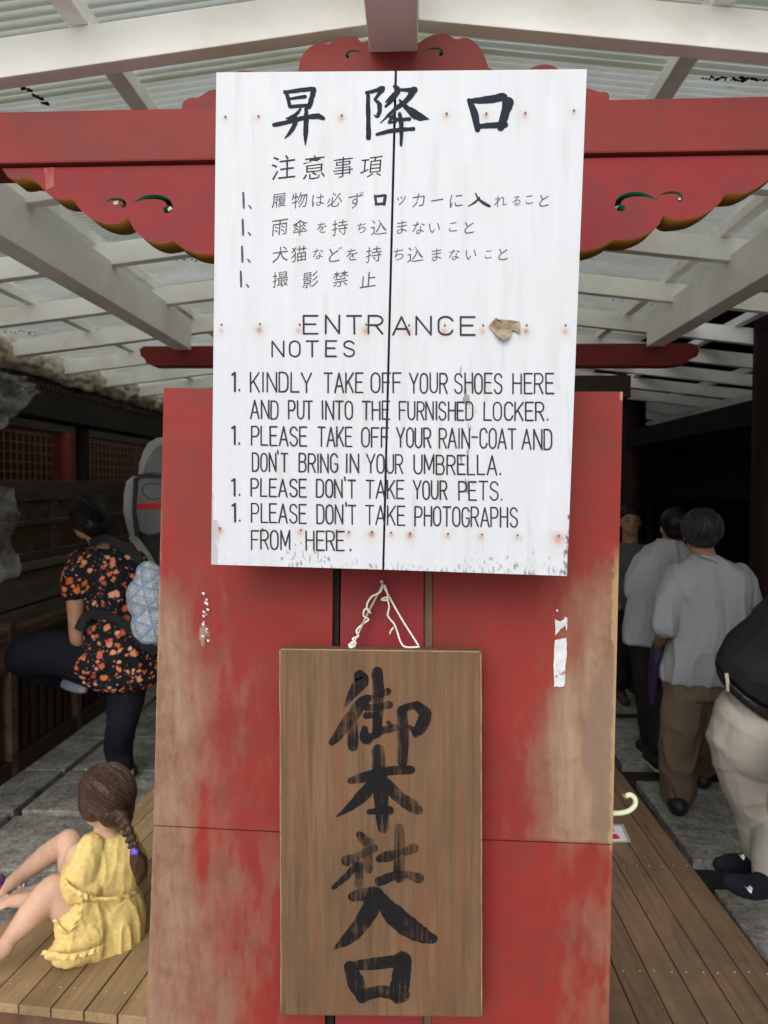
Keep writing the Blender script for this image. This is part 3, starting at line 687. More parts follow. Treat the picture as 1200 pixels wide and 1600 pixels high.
LN = [((582, 612, 584, 615), 1, [('KINDLY', 392, 487), ('TAKE', 507, 566), ('OFF', 580, 627), ('YOUR', 640, 698), ('SHOES', 711, 784), ('HERE', 802, 865)]),
      ((626, 654, 629, 657), 0, [('AND', 392, 434), ('PUT', 451, 488), ('INTO', 503, 551), ('THE', 566, 609), ('FURNISHED', 624, 739), ('LOCKER.', 756, 857)]),
      ((666, 695, 671, 702), 1, [('PLEASE', 393, 479), ('TAKE', 497, 550), ('OFF', 565, 607), ('YOUR', 620, 673), ('RAIN-COAT', 686, 806), ('AND', 816, 862)]),
      ((708, 736, 713, 743), 0, [("DON'T", 395, 449), ('BRING', 467, 527), ('IN', 541, 560), ('YOUR', 573, 629), ('UMBRELLA.', 647, 783)]),
      ((748, 775, 754, 783), 1, [('PLEASE', 393, 478), ("DON'T", 495, 555), ('TAKE', 572, 631), ('YOUR', 646, 698), ('PETS.', 717, 785)]),
      ((787, 816, 795, 825), 1, [('PLEASE', 393, 478), ("DON'T", 495, 556), ('TAKE', 571, 632), ('PHOTOGRAPHS', 648, 808)]),
      ((829, 858, 833, 864), 0, [('FROM', 393, 452), ('HERE', 478, 538)])]
for (t0, b0, t1, b1), num, ws in LN:
    ink = Ink(PS)
    f = lambda x: (x-390)/470
    for wtxt, a, b in ws: word(ink, wtxt, a, b, t0+(t1-t0)*f(a), b0+(b1-b0)*f(a), t0+(t1-t0)*f(b), b0+(b1-b0)*f(b), w=2.5)
    if num: word(ink, '1', 362, 370, t0-1, b0-1, w=3.1); word(ink, '.', 372, 376, t0, b0-1, w=2.7)
    if ws[0][0] == 'FROM': word(ink, '.', 546, 550, 829, 861, w=2.9)
    ink.build('lettering', M['letter'], sg)
# the torn, curled remnant of a pasted arrow after ENTRANCE
tn = [(763, 510), (775, 496), (777, 499), (795, 500), (812, 502), (813, 520), (800, 516), (797, 525), (788, 531), (778, 526)]
cen = (788, 511); vs = []; fs = []; K_ = 6
for r in range(K_+1):
    for i in range(40):
        t = i/40*len(tn); a = tn[int(t) % len(tn)]; b = tn[(int(t)+1) % len(tn)]; q = t-int(t); x = a[0]+(b[0]-a[0])*q; y = a[1]+(b[1]-a[1])*q
        x = cen[0]+(x-cen[0])*r/K_; y = cen[1]+(y-cen[1])*r/K_
        vs.append(PS.on(x, y, .0028+.0022*abs(fbm(x*.12, y*.12, 0, 3))*2+.004*sst(.6, 1, r/K_)*max(0, fbm(x*.05, y*.05, 9, 2)+.3)+(.007*sst(515, 528, y))))
for r in range(K_):
    for i in range(40): fs.append((r*40+i, r*40+(i+1) % 40, (r+1)*40+(i+1) % 40, (r+1)*40+i))
tp_ = pm('torn_brown_paper', (.30, .235, .16), .6, .5, 55, dirt=(.22, .18, .13), dscale=60, bump=.5)
mg = pm('torn_pale_paper', (.42, .42, .40), .6, .3, 70)
o = pydata('torn_arrow', vs, fs, [tp_, mg], sg, smooth=True)
tag(o, 'torn brown remnant of a stuck-on arrow beside the word ENTRANCE')

# ------------------------------------------------------------------ the hanging plank with five brush characters
PW = Plane((0, 1.450, 1.0), (0, -1, 0)); sw = thing('hanging_plank_sign', 'brown wooden plank sign with black brush characters, hung on white cord', 'sign', (PW.on(595, 1300)+Vector((0, .02, 0))))
oc = [PW.on(*q) for q in ((439, 1587), (753, 1590), (437, 1013), (752, 1017))]
o = slab('plank', oc[0], oc[1], oc[2], oc[3], (0, .030, 0), M['plank'], sw, .0035)
# lighter worn arrises
for a, b in (((437.6, 1016), (439.4, 1584)), ((751.5, 1020), (752.6, 1588)), ((440, 1014.6), (749, 1018.4))):
    tube('worn_edge', [PW.on(a[0]+(b[0]-a[0])*k/20+.8*fbm(k*.9, a[1], 0, 2), a[1]+(b[1]-a[1])*k/20+.5*fbm(k*.9, a[0], 3, 2), -.0012) for k in range(21)], [.0015+.0007*fbm(k*1.3, a[0], 1, 2) for k in range(21)], M['plank_edge'], sw, 6)
PB = Plane((0, 1.4495, 1.0), (0, -1, 0))
ZA = lambda *p: zz(430, 1000, 3.636, p)
ZB = lambda *p: zz(430, 1280, 3.636, p)
BR = [[ZA((480, 205, 60), (490, 230, 74), (450, 290, 52), (395, 375, 14)), ZA((545, 325, 28), (500, 350, 58), (430, 440, 60), (370, 525, 54), (322, 582, 34)), ZA((434, 430, 44), (440, 520, 56), (442, 605, 50)),
          ZA((580, 180, 56), (585, 320, 58), (578, 530, 48)), ZA((600, 310, 30), (640, 292, 36)), ZA((520, 385, 36), (580, 380, 30), (648, 368, 42)), ZA((520, 430, 36), (575, 420, 26)), ZA((508, 505, 34), (508, 555, 52), (530, 570, 40)),
          ZA((530, 560, 34), (600, 520, 36), (690, 495, 34)), ZA((640, 470, 22), (655, 485, 26)),
          ZA((715, 400, 44), (760, 378, 36), (810, 370, 40)), ZA((808, 375, 46), (850, 420, 62), (830, 490, 64), (800, 530, 42)), ZA((800, 525, 34), (762, 492, 20)), ZA((718, 400, 48), (725, 520, 58), (722, 690, 54)),
         ], [ZA((585, 625, 62), (598, 840, 76), (612, 1070, 58)), ZA((428, 800, 36), (520, 775, 54), (640, 745, 46), (772, 738, 44)), ZA((560, 810, 60), (500, 880, 62), (430, 945, 42), (352, 1002, 8)),
          ZA((630, 810, 50), (700, 890, 62), (780, 945, 62), (815, 970, 48)), ZA((532, 976, 26), (650, 968, 44)),
         ], [ZB((480, 90, 40), (500, 110, 52), (515, 130, 40)), ZB((405, 235, 56), (470, 210, 36), (560, 165, 44)), ZB((530, 130, 50), (525, 200, 54), (530, 285, 44)), ZB((455, 260, 34), (410, 320, 34), (332, 388, 24)), ZB((474, 260, 44), (476, 370, 42)),
          ZB((590, 225, 36), (640, 210, 56), (700, 190, 34)), ZB((740, 185, 40), (790, 165, 50)), ZB((705, 50, 46), (708, 180, 58), (705, 330, 56)), ZB((592, 355, 50), (680, 320, 44), (740, 315, 38), (815, 335, 52)),
         ], [ZB((440, 440, 52), (510, 425, 62), (580, 405, 34)), ZB((556, 420, 70), (540, 510, 90), (470, 620, 78), (400, 690, 54), (335, 735, 10)), ZB((590, 410, 30), (645, 510, 92), (740, 600, 108), (840, 660, 78), (895, 680, 50)),
         ], [ZB((425, 840, 56), (460, 930, 76), (495, 1010, 58)), ZB((405, 836, 20), (520, 826, 50), (735, 800, 56)), ZB((725, 800, 72), (715, 900, 84), (700, 1005, 76)), ZB((490, 1005, 56), (600, 980, 52), (725, 1000, 66))]]
for q_, chs in enumerate(BR):
    ink = Ink(PB, .0004, .00008)
    for s in chs: ink.stroke([(p[0], p[1], p[2]*(1.14 if q_ < 4 else 1.3)) for p in s], wob=.08)
    ink.build('character', M['inkfaint'] if q_ == 2 else M['inkwood'], sw)

def cordpath(pts): return [Plane((0, p[2], 1), (0, -1, 0)).on(p[0], p[1]) for p in pts]
nl = cordpath([(597, 908, 1.503)])[0]
tube('hanging_nail', [nl+Vector((0, .012, 0)), nl+Vector((0, -.004, 0)), nl+Vector((0, -.010, 0)), nl+Vector((0, -.013, 0))], [.0022, .0022, .0042, .002], pm('silver_nail', (.5, .42, .40), .35, .1, 60), sw)
def twist(a, b, r, turns, amp, n=60, ph=0):
    a, b = Vector(a), Vector(b); o = []
    for k in range(n+1):
        t = k/n; c = a.lerp(b, t); an = ph+turns*2*math.pi*t
        o.append(c+Vector((math.cos(an)*amp, math.sin(an)*amp*.6, .3*amp*math.cos(an))))
    return o
top = cordpath([(597, 914, 1.494)])[0]
lb = cordpath([(549, 1012, 1.468)])[0]; rb = cordpath([(655, 1012, 1.468)])[0]
dull = pm('dulled_cord', (.42, .36, .28), .6, .3, 60)
tube('cord', twist(top, lb, 0, 1, .0008, 20), .0022, dull, sw, 7)
tube('cord', twist(top, rb, 0, 1, .0008, 20), .0020, M['cord'], sw, 7)
tube('cord', [tuple(p) for p in smooth_path([tuple(v) for v in cordpath([(598, 912, 1.49), (594, 925, 1.487), (580, 933, 1.485), (573, 947, 1.48), (579, 958, 1.484), (571, 951, 1.478), (568, 962, 1.478), (576, 968, 1.482), (567, 975, 1.478), (557, 985, 1.476), (560, 994, 1.472), (551, 998, 1.47), (556, 1006, 1.468), (546, 1011, 1.466), (553, 1014, 1.462)])], 5)], .0019, M['cord'], sw, 7)
tube('cord', [tuple(p) for p in smooth_path([tuple(v) for v in cordpath([(601, 914, 1.488), (605, 926, 1.486), (606, 937, 1.484), (596, 937, 1.482), (604, 934, 1.480), (608, 948, 1.482), (606, 962, 1.481), (616, 975, 1.48), (621, 988, 1.477), (626, 1003, 1.472), (634, 1011, 1.468), (655, 1011, 1.462)])], 5)], .0019, M['cord'], sw, 7)
tube('cord', [tuple(v) for v in cordpath([(615, 980, 1.482), (611, 985, 1.482), (609, 991, 1.481)])], .0018, M['cord'], sw, 7)
bm = bmesh.new()
for i in range(9):
    p = lb+Vector((random.uniform(-.006, .006), random.uniform(-.006, .002), random.uniform(-.002, .010)))
    bmesh.ops.create_icosphere(bm, subdivisions=2, radius=.0042, matrix=Matrix.Translation(p))
from_bm('knot', bm, M['cord'], sw, smooth=True)

# torn white tape on the right board and pale flecks on the left board
PT = Plane((0, 1.5165, 1.7), (0, -1, 0))
tape = thing('torn_tape', 'torn white tape strip stuck upright on the right red board', 'tape', PT.on(876, 1015))
tm = pm('grubby_white_tape', (.62, .63, .64), .5, .15, 60, dirt=(.30, .10, .09), dscale=50, dlo=.56, dhi=.66)
def patch(outl):
    n_ = len(outl); cxp = sum(p[0] for p in outl)/n_; cyp = sum(p[1] for p in outl)/n_; F = [PT.on(cxp, cyp, .0006)]
    for a, b in zip(outl, outl[1:]+outl[:1]):
        for k in range(5):
            q = k/5; F.append(PT.on(a[0]+(b[0]-a[0])*q+prnd(.5), a[1]+(b[1]-a[1])*q+prnd(.5)))
    m = len(F)-1; pydata('tape_piece', F, [(0, 1+(k+1) % m, 1+k) for k in range(m)], tm, tape)
patch([(867, 968), (876, 971), (883, 966), (887, 970), (884, 976), (876, 983), (868, 993)])
patch([(882, 964), (887, 965), (886, 985), (884, 984)])
patch([(867, 1000), (885, 997), (886, 1020), (883, 1046), (883, 1073), (866, 1073), (865, 1040)])
patch([(869, 952), (872, 952), (872, 956), (869, 956)])
fl = thing('paint_fleck', 'pale flecks of old tape residue on the left red board', 'tape', PT.on(320, 968)); tape, old = fl, tape
for k in range(15):
    y = 930+k*5+prnd(3); x = 321+prnd(5); r = random.uniform(1, 3.0); patch([(x-r, y-r), (x+r, y-r*.6), (x+r*.7, y+r), (x-r*.8, y+r*.7)])
box('bounce_ground', -30, 30, -30, -.95, -.05, .0, pm('pale_bounce_gravel', (.62, .60, .56), .9, .2, 40), None, 0)['kind'] = 'structure'  # unseen pale ground behind the camera, added to bounce light under the roof
# ------------------------------------------------------------------ boarded decks either side of the screen
def deck(name, label, org, rz, x0, x1, y0, y1, pitch, mat, rows):
    dk = thing(name, label, 'deck', org, rz)
    n = int(round((x1-x0)/pitch))
    for k in range(n):
        a = x0+k*pitch
        bm = bmesh.new(); e = prnd(.001); bx(bm, a+.0022, a+pitch-.0022, y0+prnd(.002), y1, .172+e, .200+e, .002)
        me = bpy.data.meshes.new('plank'); bmesh.ops.recalc_face_normals(bm, faces=bm.faces); bm.to_mesh(me); bm.free(); link('plank', me, mat, dk, False)
    box('edge_board', x0+.004, x0+.034, y0+.03, y1-.03, .0, .169, M['rail'], dk, .002, False); box('edge_board', x1-.034, x1-.004, y0+.03, y1-.03, .0, .169, M['rail'], dk, .002, False)
    box('front_board', x0+.036, x1-.036, y0+.03, y0+.06, .0, .169, M['rail'], dk, .002, False)
    for yy in rows: box('joist', x0+.04, x1-.04, yy-.02, yy+.02, .06, .170, M['rail'], dk, .001, False)
    bm = bmesh.new()
    for yy in rows:
        for k in range(n):
            for d in (.022, pitch-.022):
                bmesh.ops.create_cone(bm, cap_ends=True, segments=8, radius1=.0023, radius2=.0018, depth=.0016, matrix=Matrix.Translation((x0+k*pitch+d, yy+prnd(.006), .2022)))
    o = from_bm('screw', bm, M['screw'], dk, False); o['kind'] = 'stuff'; return dk
M['screw'] = pm('bright_screw', (.75, .75, .72), .3, .1, 50, Metallic=.6)
a3 = -math.radians(3.8)
fl_ = atz(0, 1567, .2); fr_ = atz(228, 1590, .2)
deck('wooden_deck', 'pale worn plank deck on the paving, under the seated girl', (fl_.x, fl_.y, 0), math.atan2(fr_.y-fl_.y, fr_.x-fl_.x), .055-.30, .055+.92, 0, 3.4, .101, M['deckL'], (.085, .70, 1.35, 2.0, 2.7))
deck('wooden_deck', 'long brown plank deck to the right of the red board screen', (0, 0, 0), math.radians(1.0), .08, 1.14, 1.72, 7.2, .0965, M['deckR'], (1.80, 2.335, 3.0, 3.7, 4.4, 5.1, 5.8))

# ------------------------------------------------------------------ left: glazed timber gallery with carved wainscot
M['carved'] = pm('carved_dark_wood', (.055, .034, .020), .55, .5, 22, (1, 1, 1), .8, (.22, .13, .035), 30, .60, .72, .01)
M['wain'] = pm('brown_wainscot', (.055, .040, .028), .5, .35, 10, (1, .3, 2), .3)
M['ledge'] = pm('grey_brown_ledge', (.10, .082, .066), .7, .3, 12, (1, .3, 1), .3)
M['fencew'] = pm('dark_fence_wood', (.030, .020, .014), .6, .4, 12, (1, 1, .3), .3)
M['railw'] = pm('fence_rail_wood', (.10, .062, .038), .6, .35, 12, (1, .2, 1), .3)
XW = -2.46
gal = thing('shrine_gallery', 'dark glazed timber gallery with carved wainscot along the paved lane', 'building', (XW-.3, 5, 0))
Y0, Y1 = 2.4, 11.5
box('plinth', XW-.22, XW-.02, Y0, Y1, 0, .62, M['ledge'], gal)
box('lower_wall', XW-.20, XW, Y0, Y1, .62, .93, M['ledge'], gal, .004); box('lower_wall', XW-.20, XW+.004, Y0, Y1, .945, 1.15, M['ledge'], gal, .004)
box('sill', XW-.20, XW+.045, Y0, Y1, 1.165, 1.215, M['ledge'], gal, .005)
box('wainscot_rail', XW-.18, XW+.012, Y0, Y1, 1.215, 1.27, M['wain'], gal, .003)
k = 0; y = Y0
while y < Y1-.1:   # carved panels between stiles
    box('stile', XW-.18, XW+.008, y, y+.06, 1.272, 1.73, M['wain'], gal, .003)
    for z0, z1 in ((1.272, 1.44), (1.475, 1.60)):
        bm = bmesh.new(); nx, nz = 30, 8; vs = {}
        ya, yb = y+.062, y+.898
        for i in range(nx+1):
            for j in range(nz+1):
                py, pz = ya+(yb-ya)*i/nx, z0+(z1-z0)*j/nz; e = min(i, nx-i, j, nz-j)
                vs[i, j] = bm.verts.new((XW-.012+(0 if e == 0 else .012*fbm(py*22, pz*22, k, 4)+.006*math.sin(py*70)), py, pz))
        for i in range(nx):
            for j in range(nz): bm.faces.new((vs[i, j], vs[i+1, j], vs[i+1, j+1], vs[i, j+1]))
        from_bm('carved_panel', bm, M['carved'], gal, smooth=True)
    box('midrail', XW-.18, XW+.006, y+.062, y+.898, 1.442, 1.473, M['wain'], gal, .002); box('midrail', XW-.18, XW+.006, y+.062, y+.898, 1.602, 1.73, M['wain'], gal, .002)
    y += .90; k += 1
y = Y0
while y < Y1-.1:
    yy = y+.42
    if y > 2.6: pass
    y += 1.8
for yp in (2.45, 5.60, 8.4, 11.4):
    box('window_post', XW-.06, XW+.02, yp, yp+.055, 1.731, 2.14, M['black'], gal, .003)
for ya, yb in ((2.505, 5.60), (5.655, 8.4), (8.455, 11.4)):
    box('window_pane', XW-.030, XW-.024, ya, yb, 1.731, 2.14, M['glass'], gal, 0)
box('eave_band', XW-.14, XW+.06, Y0, Y1, 2.14, 2.39, M['dark'], gal, .004)
bm = bmesh.new(); nx = 400
for i in range(140):   # carved scallops on the band
    yy = Y0+.03+i*.064; bmesh.ops.create_uvsphere(bm, u_segments=8, v_segments=5, radius=.026, matrix=Matrix.Translation((XW+.062, yy, 2.335)) @ Matrix.Diagonal((.35, 1, 1, 1)))
o = from_bm('scallop_row', bm, M['carved'], gal, smooth=True); o['kind'] = 'stuff'
box('gallery_roof', XW-.45, XW+.02, Y0, Y1, 2.392, 2.45, M['dark'], gal, .004)
box('back_wall', XW-1.7, XW-1.6, Y0, Y1, 0, 1.2, M['wain'], gal, .004)
# plastic wrap bundled along the eave
def crumple(name, P0, P1, r, mat, parent, label=None, n=120, m=22, amp=.45, sag=0, seed=0, flat=1):
    vs, fs = [], []; P0, P1 = Vector(P0), Vector(P1); t = (P1-P0).normalized(); a = t.cross(Vector((0, 0, 1))).normalized(); b = Vector((0, 0, 1))
    for i in range(n+1):
        f = i/n; c = P0.lerp(P1, f); L_ = (P1-P0).length*f
        for k in range(m):
            an = 2*math.pi*k/m; q = r*(1+amp*1.6*abs(fbm(L_*4.5+seed, math.cos(an)*1.1, math.sin(an)*1.1, 5))-amp*.5)*(1+.3*fbm(L_*2+seed, 0, 0, 2))
            vs.append(c+a*math.cos(an)*q*flat+b*math.sin(an)*q)
    for i in range(n):
        for k in range(m): fs.append((i*m+k, i*m+(k+1) % m, (i+1)*m+(k+1) % m, (i+1)*m+k))
    fs.append(tuple(range(m))); fs.append(tuple(n*m+k for k in range(m)))
    return pydata(name, vs, fs, mat, parent, smooth=True)
wr = thing('plastic_roll', 'crumpled cream plastic wrap bundled along the dark gallery eave', 'plastic wrap', (XW+.05, 6, 2.46))
crumple('wrap', (XW+.05, 2.6, 2.47), (XW+.05, 11, 2.47), .085, M['wrap'], wr, n=500, m=36, amp=.42)
def sheet_cloth(name, label, corners, nu, nv, amp, seed):
    t = thing(name, label, 'plastic sheet', Vector(corners[3])); vs, fs = [], []; c = [Vector(q) for q in corners]
    nrm = (c[1]-c[0]).cross(c[3]-c[0]).normalized()
    for j in range(nv+1):
        for i in range(nu+1):
            u, v = i/nu, j/nv; p = (c[0]*(1-u)+c[1]*u)*(1-v)+(c[3]*(1-u)+c[2]*u)*v
            vs.append(p+nrm*amp*(fbm(u*6+seed, v*2.2, 1, 4))+Vector((0, .06*fbm(v*3, seed, u, 2), 0)))
    for j in range(nv):
        for i in range(nu): q = j*(nu+1)+i; fs.append((q, q+1, q+nu+2, q+nu+1))
    pydata('sheet', vs, fs, M['plastic'], t, smooth=True)
sheet_cloth('hanging_plastic', 'hazy plastic sheet drooping from the gallery eave at the upper left', [at(-60, 575, 3.6), at(40, 588, 4.3), at(60, 612, 4.3), at(-60, 720, 3.5)], 40, 50, .05, 3)
sheet_cloth('hanging_plastic', 'whitish plastic cover over something low beside the gallery sill', [at(-60, 752, 3.7), at(22, 762, 4.2), at(24, 900, 4.2), at(-60, 930, 3.6)], 40, 60, .05, 11)
# slatted fence in front of the gallery plinth
fen = thing('slatted_fence', 'dark wooden slatted fence below the gallery wall, with brown rails', 'fence', (XW+.06, 5, 0))
XF = XW+.07
box('fence_rail', XF-.02, XF+.045, 2.5, 6.35, .80, .86, M['railw'], fen, .004); box('fence_rail', XF-.012, XF+.035, 2.5, 6.35, .60, .645, M['railw'], fen, .004); box('fence_rail', XF-.02, XF+.05, 2.5, 6.35, .0, .10, M['fencew'], fen, .004)
y = 2.6
i = 0
while y < 6.3:
    if i % 8 == 0: box('fence_post', XF-.025, XF+.052, y, y+.07, .0, .90, M['railw'], fen, .004); y += .085
    else: box('slat', XF, XF+.022, y, y+.055, .102, .599, M['fencew'], fen, .003); y += .11
    i += 1
# far red hall seen through the gallery glass
hall = thing('red_hall', 'red shrine hall with gold lattice windows seen through the gallery glass', 'building', (-5.6, 9, 0))
M['hallred'] = pm('hall_red', (.24, .030, .022), .5, .2, 4); M['gold'] = pm('lattice_gold', (.30, .16, .04), .4, .2, 20)
XH = -4.9
box('wall', XH-.5, XH, 3.5, 26, 0, 2.42, M['hallred'], hall); box('roof', XH-1.5, XH+.03, 3.5, 26, 2.50, 2.62, M['ledge'], hall); box('roof_edge', XH-.2, XH+.05, 3.5, 26, 2.42, 2.498, M['ledge'], hall)
for (ya, yb) in ((7.4, 10.1), (11.0, 13.2), (16.2, 20)):
    box('window', XH, XH+.02, ya, yb, 1.72, 2.36, M['darkred'], hall, .002)
    k = 0; y = ya
    while y < yb: box('lattice_bar', XH+.021, XH+.035, y, y+.018, 1.72, 2.36, M['gold'], hall, 0); y += .15
    for z in (1.74, 1.86, 1.98, 2.10, 2.22, 2.34): box('lattice_bar', XH+.036, XH+.048, ya, yb, z, z+.014, M['gold'], hall, 0)
box('lower_band', XH, XH+.06, 3.5, 26, 0, 1.70, M['wain'], hall)
for y in (6.2, 10.4, 14.2, 21): box('pillar', XH, XH+.14, y, y+.22, 1.705, 2.415, M['hallred'], hall, .01)

# ------------------------------------------------------------------ right: the dark open shrine hall
M['voidred'] = pm('unlit_void_red', (.012, .005, .004), .6, .3, 6)  # hall's gloom is put into these near-black base colours
M['voidw'] = pm('unlit_void_wood', (.004, .0035, .003), .8, .4, 6, (1, 1, 4), .3)
sh = thing('shrine_hall', 'unlit black timber shrine hall with columns and a deep eave at the right', 'building', (3, 6, 0))
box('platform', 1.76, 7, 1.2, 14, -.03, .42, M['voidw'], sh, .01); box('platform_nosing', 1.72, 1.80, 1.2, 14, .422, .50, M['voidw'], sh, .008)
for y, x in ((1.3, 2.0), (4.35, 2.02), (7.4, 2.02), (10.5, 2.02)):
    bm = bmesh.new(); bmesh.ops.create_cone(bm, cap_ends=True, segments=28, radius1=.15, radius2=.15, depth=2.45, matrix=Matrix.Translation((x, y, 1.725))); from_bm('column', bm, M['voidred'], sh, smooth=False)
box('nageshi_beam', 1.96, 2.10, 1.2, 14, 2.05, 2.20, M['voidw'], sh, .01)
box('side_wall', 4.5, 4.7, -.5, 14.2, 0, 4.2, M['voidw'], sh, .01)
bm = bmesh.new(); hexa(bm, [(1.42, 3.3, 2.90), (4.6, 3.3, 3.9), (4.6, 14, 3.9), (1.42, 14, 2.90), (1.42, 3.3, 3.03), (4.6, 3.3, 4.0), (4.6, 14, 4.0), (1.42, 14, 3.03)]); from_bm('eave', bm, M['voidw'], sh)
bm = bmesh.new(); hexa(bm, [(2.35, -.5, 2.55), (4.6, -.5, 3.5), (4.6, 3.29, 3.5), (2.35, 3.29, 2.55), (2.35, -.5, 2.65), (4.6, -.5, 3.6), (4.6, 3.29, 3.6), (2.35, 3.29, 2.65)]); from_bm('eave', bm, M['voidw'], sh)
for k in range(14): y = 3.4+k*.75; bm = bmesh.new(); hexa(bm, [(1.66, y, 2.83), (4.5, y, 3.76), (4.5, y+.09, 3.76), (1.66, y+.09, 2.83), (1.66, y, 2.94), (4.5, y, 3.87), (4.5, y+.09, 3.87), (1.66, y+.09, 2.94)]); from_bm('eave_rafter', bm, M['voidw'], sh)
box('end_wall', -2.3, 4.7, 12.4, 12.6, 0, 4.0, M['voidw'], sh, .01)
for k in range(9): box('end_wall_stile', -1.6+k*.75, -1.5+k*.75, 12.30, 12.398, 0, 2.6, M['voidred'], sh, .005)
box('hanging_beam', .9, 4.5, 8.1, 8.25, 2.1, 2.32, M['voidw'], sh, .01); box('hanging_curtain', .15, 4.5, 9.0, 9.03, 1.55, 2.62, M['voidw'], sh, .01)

# ------------------------------------------------------------------ small things by the right edge of the screen
um = thing('umbrella_hook', 'cream curved umbrella handle poking out behind the red board edge', 'umbrella', at(960, 1270, 1.9))
hp = [(930, 1271), (955, 1271), (972, 1270), (984, 1266), (992, 1258), (992, 1248), (985, 1242), (978, 1244)]
tube('handle', [tuple(p) for p in smooth_path([tuple(at(x, y, 1.62)) for x, y in hp], 5)], .0055, pm('cream_plastic', (.66, .68, .46), .35, .05, 20), um, 10)
tube('shaft', [at(930, 1271, 1.62), at(850, 1275, 1.63)], .004, M['rail'], um, 8)
tube('tip_cap', [at(977.5, 1243.5, 1.62), at(975.5, 1245.5, 1.62)], .0062, pm('olive_cap', (.30, .31, .15), .4), um, 10)
nt_ = thing('laminated_notice', 'small laminated notice with a red mark lying on the deck by the red board', 'notice', atz(965, 1302, .203))
def dz(*p): return [atz(x, y, .2025) for x, y in p]
def flat(name, pts, th, mat, par):
    bm = bmesh.new(); a = pts; hexa(bm, [Vector(q) for q in a]+[Vector(q)+Vector((0, 0, th)) for q in a]); return from_bm(name, bm, mat, par)
flat('film', dz((925, 1318), (986, 1316), (974, 1288), (925, 1288)), .001, pm('clear_film', (.42, .40, .38), .2, .1, 20), nt_)
q = [atz(x, y, .2036) for x, y in ((925, 1315.5), (980, 1314), (970, 1290.5), (925, 1290.5))]; flat('paper', q, .0004, pm('notice_paper', (.75, .74, .76), .4, .05, 20), nt_)
q = [atz(x, y, .2041) for x, y in ((940, 1312), (970, 1310.5), (963, 1303), (940, 1302))]; flat('red_mark', q, .0003, pm('print_red', (.6, .03, .08), .4, .05, 20), nt_)
q = [atz(x, y, .2041) for x, y in ((940, 1300), (961, 1299.5), (958, 1295), (940, 1295))]; flat('red_mark', q, .0003, pm('print_rose', (.6, .12, .14), .4, .05, 20), nt_)
